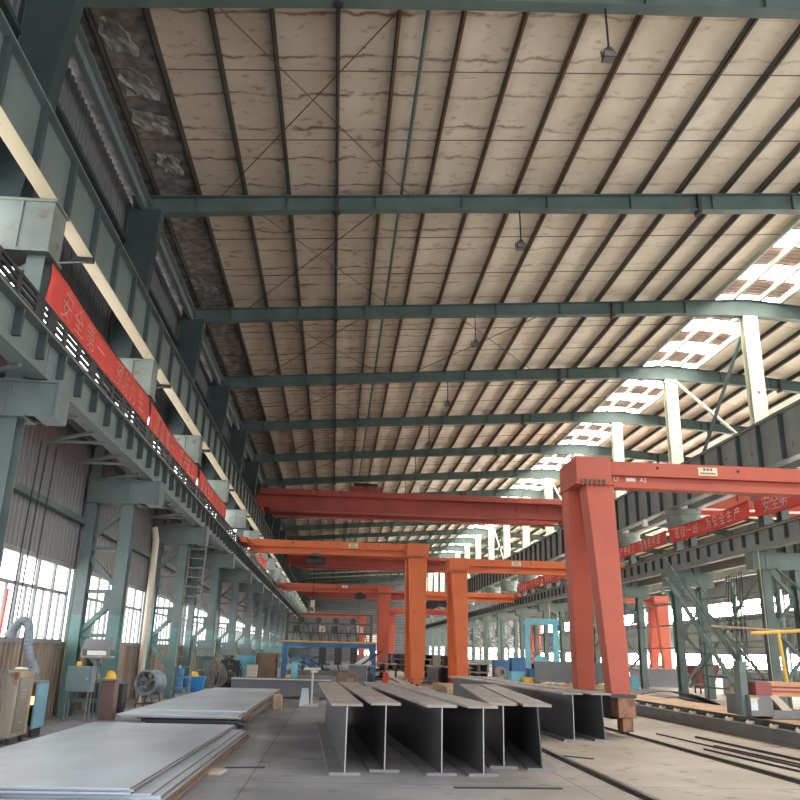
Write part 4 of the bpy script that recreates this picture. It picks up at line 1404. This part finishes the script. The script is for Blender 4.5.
MB().box(.1, .7, .1, .6, 0, .04).build('skid', 'wood', t)
hbeam((1.45, 35.2), (.75, 39), 'short leaning H-beam stub behind the row of floor beams', .0, 1.1, .6)
# blue welding portal
t = thing('welding_portal', 'blue portal-framed beam welding machine far down the hall', 'machine', (-2.9, 49, 0))
b = MB()
b.box(-.05, .25, 0, .4, 0, 1.85)
b.build('left_post', 'blue', t)
MB().box(5.1, 5.4, 0, .4, 0, 1.85).build('right_post', 'blue', t)
MB().box(-.05, 5.4, 0, .4, 1.85, 2.1).build('crossbeam', 'blue', t)
MB().box(-.1, 5.45, -.05, .45, 2.1, 2.2).build('cable_tray', 'ypaint', t)
for k in range(5):
    MB().bar((.3 + k * .28, .3, 1.4), (1.4 + k * .32, .3, .35), .1, .1).build('strut', 'blue', t)
b = MB()
b.box(.3, 5.2, .2, 1.2, .3, .55)
b.build('bed', 'machine', t)
for k in range(3):
    h = MB()
    x = 2.3 + k * .9
    h.box(x - .2, x + .2, -.2, .3, .9, 1.85)
    h.lathe([(0, -.15), (.22, -.15), (.22, .15), (0, .15)], (x, -.15, 1.5), 14, 'y')
    h.tube([(x, -.1, .9), (x + .1, -.1, .6)], .05, 8)
    h.build('welding_head', 'dark', t)
for k in range(8):
    x = .5 + k * .55
    MB().tube([(x, .3, 2.19), (x + .05, .3, 2.6 + .5 * random.random()), (x + .3, .3, 3.1), (x + .5, .3, 2.19)], .03, 5).build('cable_loop', 'black', t)
MB().box(.3, 1.6, .42, .46, 1.3, 1.8).build('light_panel', 'pale_head', t)
t = thing('tilted_plate_rack', 'pale panel tilted on a dark rack before the blue welding machine', 'rack', (1.0, 46, 0))
MB().bar((-.1, 0, .5), (1.6, 0, 1.7), .3, .1).build('arm', 'dark', t)
MB().bar((.25, -.1, .75), (1.0, -.1, 1.25), .08, .5).build('panel', 'label', t)
MB().box(.3, 1.2, -.2, .4, 0, .5).build('base', 'dark', t)
tag(MB().box(2.75, 3.05, 45.6, 45.9, 0, .62).build('red_canister', 'redbar', bevel=.05), 'small red canister before the blue welding machine', 'canister')
t = thing('steel_trestle', 'pale blue trestle post standing left of the blue welding machine', 'trestle', (-1.9, 43, 0))
MB().box(-.15, .15, -.15, .15, 0, 1.1).build('post', 'sky_blue', t)
MB().box(-.25, .35, -.2, .2, 1.1, 1.2).build('top', 'pale_head', t)
tag(MB().lathe([(0, 0), (.12, 0), (.12, .4), (.05, .46), (0, .46)], (-2.2, 42.6, 0), 12).build('yellow_bottle', 'yellow'), 'small yellow bottle beside the pale blue trestle', 'bottle')
t = thing('brown_bin', 'brown steel bin left of the blue welding machine', 'bin', (-4.1, 46, 0))
b = MB()
b.box(0, 1.1, 0, 1.0, 0, .05)
for a in ((0, .05, 0, 1), (1.05, 1.1, 0, 1), (0, 1.1, 0, .05), (0, 1.1, .95, 1)):
    b.box(*a, .05, 1.45)
b.build('bin', 'plate_rust', t)
t = thing('tool_bench', 'cluttered steel bench before the end wall beside the left gantry legs', 'bench', (1.6, 60, 0))
MB().box(0, 3, 0, 1, .85, .92).build('top', 'tan', t)
for x in (.05, 2.9):
    MB().box(x, x + .1, .1, .9, 0, .85).build('leg', 'dark', t)
for k in range(9):
    x = .15 + k * .3
    MB().box(x, x + .12, .2, .5, .92, 1.05 + .5 * random.random()).build('fixture', 'machine', t)

# overhead welding frame behind the blue portal
t = thing('feeder_gantry', 'brown overhead frame hung with wire feeders behind the blue portal machine', 'frame', (-3.2, 56, 0))
for x in (0, 5.6):
    MB().box(x, x + .18, 0, .18, 0, 4.0).build('post', 'rod', t)
for z in (2.75, 3.35, 3.95):
    MB().box(0, 5.78, .04, .14, z, z + .1).build('rail', 'rod', t)
for k in range(6):
    f_ = MB().box(.5 + k * .85, .9 + k * .85, -.2, .04, 2.85, 3.25).build('wire_feeder', ('dark', 'machine', 'tan')[k % 3], t)
    MB().tube([(.7 + k * .85, -.1, 2.85), (.75 + k * .85, -.15, 2.3), (.95 + k * .85, -.1, 2.85)], .03, 5).build('cable', 'black', f_)
for k in range(4):
    MB().lathe([(0, -.08), (.2, -.08), (.2, .08), (0, .08)], (1.0 + k * 1.15, -.1, 3.6), 12, 'y').build('wire_reel', 'dark', t)
def beam_pile(x, y, L, nx, nz, w_, h_, label, m='flange', rz=0.):
    t = thing('beam_pile', label, 'beams', (x, y, 0), rz, 'piles of fabricated beams')
    for i in range(nx):
        for k in range(nz):
            z0 = .1 + k * h_
            b = MB()
            b.box(i * w_ + .02, (i + 1) * w_ - .02, 0, L, z0, z0 + .04)
            b.box(i * w_ + .02, (i + 1) * w_ - .02, 0, L, z0 + h_ - .05, z0 + h_ - .01)
            b.box(i * w_ + .04, i * w_ + .07, .0, L, z0 + .04, z0 + h_ - .05)
            b.box((i + 1) * w_ - .07, (i + 1) * w_ - .04, .0, L, z0 + .04, z0 + h_ - .05)
            b.build('beam', m, t)
    for y_ in (.3, L - .5):
        MB().box(0, nx * w_, y_, y_ + .15, 0, .1).build('batten', 'wood', t)
    return t
beam_pile(8.0, 52.5, 5, 3, 2, .6, .5, 'pile of hollow beams stacked two high left of the dark blue cabinets', 'flange')
beam_pile(1.9, 52, 6, 2, 2, .7, .45, 'low pile of dark box beams left of the nearest left gantry leg', 'steel')
beam_pile(5.35, 55, 6, 2, 3, .55, .4, 'pile of box beams three high between the two nearest gantry legs', 'flange')
beam_pile(5.2, 82, 8, 3, 3, .7, .5, 'far pile of dark beams between the gantry rows', 'steel')
beam_pile(8.6, 78, 8, 4, 3, .7, .5, 'far pile of dark beams before the middle columns', 'plate_rust')
beam_pile(12.6, 58, 6, 3, 2, .6, .55, 'pile of brown beams beside the middle columns', 'plate_rust')
beam_pile(-2.6, 70, 8, 3, 2, .8, .5, 'far pile of dark beams near the left columns', 'steel')
tag(MB().box(4.95, 6.3, 36.2, 41.5, 0, .28).build('timber_platform', 'wood', bevel=.02), 'low tan timber platform between the two nearest gantry legs', 'platform')
for k in range(7):
    tag(MB().tube([(7.7 + .17 * k, 41.4, .46), (7.7 + .17 * k, 45.4, .46)], .08, 10).build('round_bar', 'rust_plate'), 'rusty round bar on the low rack before the dark blue cabinets, %s' % nth(k, 'from the left'), 'bar', 'round bars on the low rack')
t = thing('bar_rack', 'low tan rack carrying rusty round bars before the dark blue cabinets', 'rack', (7.55, 41.4, 0))
for y in (.3, 3.4):
    MB().box(0, 1.3, y, y + .2, .3, .38).build('bearer', 'wood', t)
    for x in (.05, 1.1):
        MB().box(x, x + .12, y + .02, y + .18, 0, .3).build('leg', 'wood', t)
def chest(x, y, w, d_, h, m, label):
    t = thing('tool_chest', label, 'chest', (x, y, 0), 0, 'chests along the left columns')
    MB().box(0, w, 0, d_, .08, h).build('body', m, t, bevel=.015)
    for k in range(3):
        dr = MB().box(.04, w - .04, -.02, 0, .12 + k * (h - .16) / 3, .08 + (k + 1) * (h - .16) / 3).build('drawer', m, t)
        MB().box(w * .35, w * .65, -.045, -.02, .1 + (k + .55) * (h - .16) / 3, .13 + (k + .55) * (h - .16) / 3).build('handle', 'edge', dr)
    MB().box(.03, w - .03, .03, d_ - .03, 0, .08).build('plinth', 'dark', t)
chest(-5.5, 42.2, .9, .6, 1.1, 'dark', 'dark tool chest by the fifth left column')
chest(-5.3, 47.0, 1.0, .6, 1.3, 'sky_blue', 'light blue tool chest by the fifth left column, behind the dark one')
chest(-5.5, 54.5, .9, .6, 1.4, 'ebox', 'grey-green tool chest by the sixth left column')
chest(-6.1, 22.2, .8, .5, .7, 'dark', 'low dark chest on the floor behind the second left column')
# blue portal with two posts, right of centre
t = thing('lifting_frame', 'sky blue portal frame standing among boxes right of centre', 'frame', (10.45, 45, 0))
for x in (0, 1.55):
    MB().frustum((x, x + .3, -.12, .12), 0, (x - .02, x + .24, -.1, .1), 3.3).build('post', 'sky_blue', t)
MB().prism([(-.12, 3.3), (1.9, 3.3), (1.8, 3.62), (.0, 3.62)], -.14, .14, 'y').build('crossbeam', 'sky_blue', t)
MB().lathe([(0, -.04), (.36, -.04), (.36, .04), (0, .04)], (.75, -.2, 1.35), 18, 'y').build('disc_guard', 'sky_blue', t)
MB().tube([(1.35, 0, 3.6), (1.35, 0, 4.4)], .05, 6).build('mast', 'wood', t)
def crate(x, y, w, dpt, h, m, label, name='crate', cat='box'):
    t = thing(name, label, cat, (x, y, 0), 0, 'boxes right of centre')
    MB().box(0, w, 0, dpt, .05, h).build('body', m, t, bevel=.02)
    MB().box(-.02, w + .02, -.02, dpt + .02, h - .06, h).build('lid', m, t)
    MB().box(.05, w - .05, .05, dpt - .05, 0, .05).build('skid', 'wood', t)
    return t
crate(9.7, 50, .9, .8, 1.4, 'blue', 'dark blue cabinet right of the orange leg, left of two', 'tool_cabinet', 'cabinet')
crate(10.75, 50, 1.2, .8, 1.55, 'blue', 'wide dark blue cabinet behind the sky blue frame, right of two', 'tool_cabinet', 'cabinet')
crate(8.15, 38, .6, .6, .95, 'sky_blue', 'teal box with parts on top before the dark blue cabinets')
crate(8.6, 37.4, .45, .5, .72, 'yellow', 'orange-yellow box before the sky blue frame')
crate(9.02, 38.2, .5, .6, 1.1, 'blue', 'blue box beside the left sky blue post')
for i in range(4):
    hx = (5.75, 6.35, 6.95, 7.55)[i]
    hbeam((hx, 46), (hx + .1, 52), 'short steel beam lying beside the second right gantry leg, %s' % nth(i, 'from the left'), 0, .95, .45, 'short beams beside the gantry leg')
t = thing('box_column', 'hollow square column stub standing upon short beams beside the orange leg', 'column', (5.9, 46.2, .951))
b = MB()
b.box(0, .06, 0, 3, 0, .62)
b.box(.54, .6, 0, 3, 0, .62)
b.box(.06, .54, 0, 3, 0, .05)
b.box(.06, .54, 0, 3, .57, .62)
b.build('shell', 'flange', t)
hbeam((7.0, 46.3), (7.1, 50), 'small beam stacked on the short beams beside the orange leg', 0, .5, .5, 'short beams beside the gantry leg').location.z = .951
t = thing('wire_spool', 'round wire spool standing on a tan crate right of centre', 'spool', (7.85, 39, .66))
b = MB()
b.lathe([(.12, -.2), (.24, -.2), (.24, -.17), (.16, -.16), (.16, .16), (.24, .17), (.24, .2), (.12, .2), (.12, -.2)], (0, 0, .24), 18, 'y')
b.build('spool', 'wood', t)
crate(7.4, 38.8, .85, .6, .66, 'tan', 'tan crate under the wire spool')
t = thing('plate_bundle', 'dark upright steel plate on tan timbers behind the rear H-beams', 'plate', (9.0, 36.8, 0))
MB().box(0, 3.2, .3, .36, .62, 1.42).build('plate', 'steel', t)
MB().box(0, 3.2, .15, .55, .56, .62).build('foot', 'steel', t)
for x in (.2, 1.5, 2.8):
    MB().box(x, x + .2, 0, .7, 0, .56).build('block', 'wood', t)
for i in range(3):
    z = .0 + i * .2
    tag(MB().box(8.1 + .1 * i, 11.6 - .2 * i, 33.6, 34.1, z, z + .19).build('timber_baulk', 'wood', bevel=.01), 'long tan timber behind the rear H-beams, %s of three' % ('lowest', 'middle', 'top')[i], 'timber', 'timbers behind the rear beams')

# ------------------------------------------------------------------ right side of the hall
# floor rails
def floor_rail(x, label):
    b = MB()
    b.box(x - .035, x + .035, 2, 150, 0, .05)
    b.box(x - .07, x + .07, 2, 150, 0, .012)
    tag(b.build('floor_rail', 'rail'), label, 'rail', 'crane rails in the floor')
floor_rail(3.85, 'dark crane rail set in the floor right of the H-beams, left one')
floor_rail(23.95, 'crane rail in the floor beyond the middle columns')
floor_rail(6.62, 'dark crane rail set in the floor running to the red gantry foot')
# straightening / cutting bed
t = thing('cutting_bed', 'long low steel cutting bed with a rust-coloured top on the right', 'bed', (9.2, 14, 0), .0)
b = MB()
b.box(0, .14, 0, 17, 0, .06)
b.box(.05, .09, 0, 17, .06, .26)
b.box(0, .14, 0, 17, .26, .3)
b.build('side_girder', 'machine', t)
MB().box(2.3, 2.44, 0, 17, 0, .3).build('side_girder', 'machine', t)
b = MB()
b.box(.2, .27, 0, 17, .3, .42)
b.box(.14, .34, 0, 17, .28, .31)
b.build('rail', 'rail', t)
b = MB()
b.box(.02, .2, .4, .46, .3, .36)
b.tube([(.0, .36, .33), (.1, .5, .37)], .02, 5)
array('rail_clip', b, 'tan', t, [(0, k, 0) for k in range(17)])
MB().box(.42, 2.3, 0, 17, .3, .36).build('top_plate', 'rust_plate', t)
array('cross_member', MB().box(.1, 2.3, .3, .45, 0, .28), 'dark', t, [(0, 2 * k, 0) for k in range(9)])
t = thing('cutting_machine', 'grey gantry cutting machine with red control box at the right edge', 'machine', (9.7, 19.0, 0))
b = MB()
b.box(-.05, .5, 0, 1.2, .42, .88)
b.box(.45, 1.4, .0, .9, .37, .56)
b.build('side_carriage', 'machine', t, bevel=.015)
MB().add([(.42, -.01, .88), (.62, -.01, .88), (.95, -.01, .56), (.7, -.01, .56), (.42, .5, .88), (.62, .5, .88), (.95, .5, .56), (.7, .5, .56)],
         [(3, 2, 1, 0), (4, 5, 6, 7), (0, 1, 5, 4), (1, 2, 6, 5), (2, 3, 7, 6), (3, 0, 4, 7)]).build('sloped_bracket', 'tan', t)
lb = MB().box(-.04, .12, -.015, 0, .55, .8).build('label_sheet', 'label', t)
MB().box(-.05, .16, -.03, .0, .8, .83).build('label_edge', 'yellow', lb)
MB().box(.12, .5, 0, .5, .88, 1.17).build('control_box', 'maroon', t, bevel=.01)
b = MB()
b.box(.5, 3.4, .1, .6, 1.08, 1.18)
b.box(.5, 3.4, .1, .6, .86, .93)
b.build('crossbeam', 'rust_plate', t)
b = MB().box(.5, 3.4, .2, .5, .93, 1.08).build('drive_cover', 'redbar', t)
MB().tube([(.55, .18, 1.01), (3.4, .18, 1.01)], .025, 8).build('drive_shaft', 'tan', b)
MB().add([(-.15, .2, .42), (.05, .2, .42), (.02, .2, 1.62), (-.12, .2, 1.62), (-.15, .5, .42), (.05, .5, .42), (.02, .5, 1.62), (-.12, .5, 1.62)],
         [(3, 2, 1, 0), (4, 5, 6, 7), (0, 1, 5, 4), (1, 2, 6, 5), (2, 3, 7, 6), (3, 0, 4, 7)]).build('side_post', 'col_right', t)
MB().tube([(1.05, .3, 1.18), (.98, .3, 2.3)], .045, 8).build('post', 'ypaint', t)
MB().tube([(.3, .3, 2.27), (1.6, .3, 2.36)], .04, 8).build('handrail', 'ypaint', t)
MB().tube([(-.6, .5, 2.42), (1.2, .5, 2.36)], .025, 8).build('hose_bar', 'wood', t)
# rods on the floor
for (a, c, lab) in ((((7.38, 19.0), (7.62, 12.6)), .03, 'long dark rod on the floor right of the crane rail, longest one'),
                    (((7.98, 18.3), (8.15, 13.0)), .045, 'dark angle bar on the floor nearest the cutting bed'),
                    (((7.08, 15.9), (7.32, 12.0)), .035, 'short dark rod on the floor between crane rail and long rod'),
                    (((7.6, 16.6), (7.9, 12.2)), .03, 'thin dark rod on the floor crossing the angle bar')):
    p, q = a
    tag(MB().bar((p[0], p[1], c * .5), (q[0], q[1], c * .5), .032, c - .002).build('steel_rod', 'dark'), lab, 'rod', 'rods lying on the right floor')
for (p, q, lab) in (((3.95, 14.6), (4.4, 14.2), 'thin flat steel strip beside the left floor rail'),
                    ((1.6, 11.0), (3.0, 11.05), 'long thin steel strip lying before the H-beam ends'),
                    ((-1.45, 12.5), (-.9, 12.6), 'thin wire offcut lying beside the near plate stack')):
    tag(MB().bar((*p, .008), (*q, .008), .07, .014).build('steel_strip', 'dark'), lab, 'strip', 'offcuts on the floor')
tag(MB().prism([(-1.62, 11.9), (-1.42, 11.85), (-1.38, 12.2), (-1.55, 12.3)], 0, .03, 'z').build('card_scrap', 'tan'), 'pale scrap of card beside the near plate stack', 'scrap')
# bent plates and pallets behind the bed
def curved_plate(x0, x1, y, w, z, bow, label, m='plate'):
    n = 14
    vs, fs = [], []
    for i in range(n + 1):
        u = i / n
        zz = z + bow * 4 * u * (1 - u)
        x = x0 + (x1 - x0) * u
        for yy in (y - 1.6 * u, y + w - 1.6 * u):
            vs += [(x, yy, zz), (x, yy, zz + .03)]
    for i in range(n):
        a, b_ = 4 * i, 4 * i + 4
        fs += [(a, b_, b_ + 2, a + 2), (a + 1, a + 3, b_ + 3, b_ + 1), (a, a + 1, b_ + 1, b_), (a + 2, b_ + 2, b_ + 3, a + 3)]
    fs += [(0, 2, 3, 1), (4 * n, 4 * n + 1, 4 * n + 3, 4 * n + 2)]
    tag(MB().add(vs, fs).build('curved_plate', m), label, 'plate', 'bowed plates behind the cutting bed')
curved_plate(11.75, 15.0, 33.5, 2.0, .0, .42, 'bowed grey plate lying behind the cutting bed, right one', 'steel')
curved_plate(11.7, 13.6, 30.9, 1.6, .0, .32, 'bowed grey plate lying behind the cutting bed, left one', 'steel')
for i in range(6):
    x, y, z = 9.6 + .25 * (i % 2), 31.2 + (i % 3) * .6, (i // 3) * .17
    tag(MB().box(x - .3, x + 1.1, y, y + .35, z, z + .16).build('timber_baulk', 'wood', bevel=.01), 'tan timber baulk in the pile behind the red gantry foot, %s in the %s layer' % (('front', 'middle', 'back')[i % 3], ('lower', 'upper')[i // 3]), 'timber', 'timber baulks behind the red gantry foot')
tag(MB().box(16.15, 16.6, 44.75, 44.95, 0, .7).build('teal_box', 'sky_blue', bevel=.01), 'small teal box between the feet of a middle lattice column', 'box')
hbeam((18.2, 50.5), (22.9, 51.2), 'dark beam lying beyond the middle columns, left one', 0, 1.1, .5, 'beams beyond the middle columns')
hbeam((19.5, 41.0), (22.4, 41.2), 'dark beam lying beyond the middle columns, right one', 0, 1.15, .5, 'beams beyond the middle columns')
def gas_cylinder(x, y, label):
    t = thing('gas_cylinder', label, 'cylinder', (x, y, 0), 0, 'cylinders by the middle columns')
    MB().lathe([(0, 0), (.16, 0), (.17, .03), (.17, 1.1), (.1, 1.25), (.05, 1.3), (0, 1.3)], (0, 0, 0), 16).build('bottle', 'pale_head', t, smooth=True)
    MB().lathe([(0, 1.3), (.04, 1.3), (.04, 1.4), (.07, 1.4), (.07, 1.45), (0, 1.45)], (0, 0, 0), 10).build('valve', 'dark', t)
gas_cylinder(17.9, 36.5, 'pale gas cylinder behind the stair, left one')
gas_cylinder(17.9, 32.5, 'pale gas cylinder behind the stair, right one')
t = thing('scrap_hopper', 'maroon tapered hopper beyond the middle columns', 'hopper', (18.6, 42, 0))
MB().frustum((.3, 1.0, .3, 1.0), .25, (0, 1.3, 0, 1.3), 1.4).build('hopper', 'maroon', t)
for x in (.3, .95):
    for y in (.3, .95):
        MB().box(x, x + .06, y, y + .06, 0, .4).build('leg', 'dark', t)
t = thing('cable_bundle', 'dark cables drooping from the middle column at the right', 'cable', (15.35, 29.9, 0))
for k in range(7):
    MB().tube([(.05 * k, .3 * k, 4.9), (.05 * k + .03 * math.sin(k), .35 * k + .1, 3.4), (.04 * k - .05, .3 * k + .25 * math.sin(k * 2), 2.2 + .12 * k), (.06 * k, .32 * k + .15, 3.0)], .018, 5).build('cable', 'black', t)
tag(MB().tube([(15.3, 28.4, 5.5), (15.28, 28.35, 3.4), (15.3, 28.35, .9)], .02, 6).build('pull_rope', 'tan'), 'pale rope hanging before the first middle column', 'rope')
tag(MB().prism([(0, 0), (.25, 0), (.15, .7), (.05, .72)], 30.2, 30.4, 'y').build('wood_stake', 'wood', None, (14.6, 0, 0)), 'short tapering wooden stake by the foot of the stair', 'stake')
# fixed floodlights on the upper girder
for k, (y, w) in enumerate(((39.2, 'first'), (47.2, 'second'))):
    t = thing('floodlight', 'white floodlight on an arm under the tall upper girder, %s from the camera' % w, 'lamp', (15.5, y, 8.1), 0, 'floodlights on the middle columns')
    MB().bar((.35, -1.2, .33), (.1, .2, .1), .05, .05).build('arm', 'rod', t)
    MB().box(-.12, .12, .2, .45, -.05, .28).build('head', 'white', t)

# ------------------------------------------------------------------ light and camera
w = bpy.data.worlds.new('World')
SC.world = w
w.use_nodes = True
nt = w.node_tree
bg = nt.nodes['Background']
bg.inputs[0].default_value = (.93, .97, 1.0, 1)
bg.inputs[1].default_value = 1.25

cam = bpy.data.cameras.new('Camera')
co = bpy.data.objects.new('Camera', cam)
COL.objects.link(co)
cam.sensor_width = 36
cam.lens = 36
cam.clip_end = 500
cam.clip_start = .05
f = 800.
VP = (333., 652.)
roll = .025
fw = Vector((VP[0] - 400, 400 - VP[1], -f)).normalized()
p2 = Vector((VP[0] + 100 - 400, 400 - VP[1] - 100 * roll, -f)).normalized()
up = p2.cross(fw).normalized()
if up.y < 0:
    up = -up
rt = fw.cross(up)
R = Matrix((rt, fw, up))
co.matrix_world = Matrix.Translation((0, 0, 1.6)) @ R.to_4x4()
SC.camera = co
SC.view_settings.view_transform = 'Standard'
SC.view_settings.look = 'None'
SC.view_settings.gamma = 1
SC.view_settings.exposure = 1.24
SC.view_settings.use_curve_mapping = False
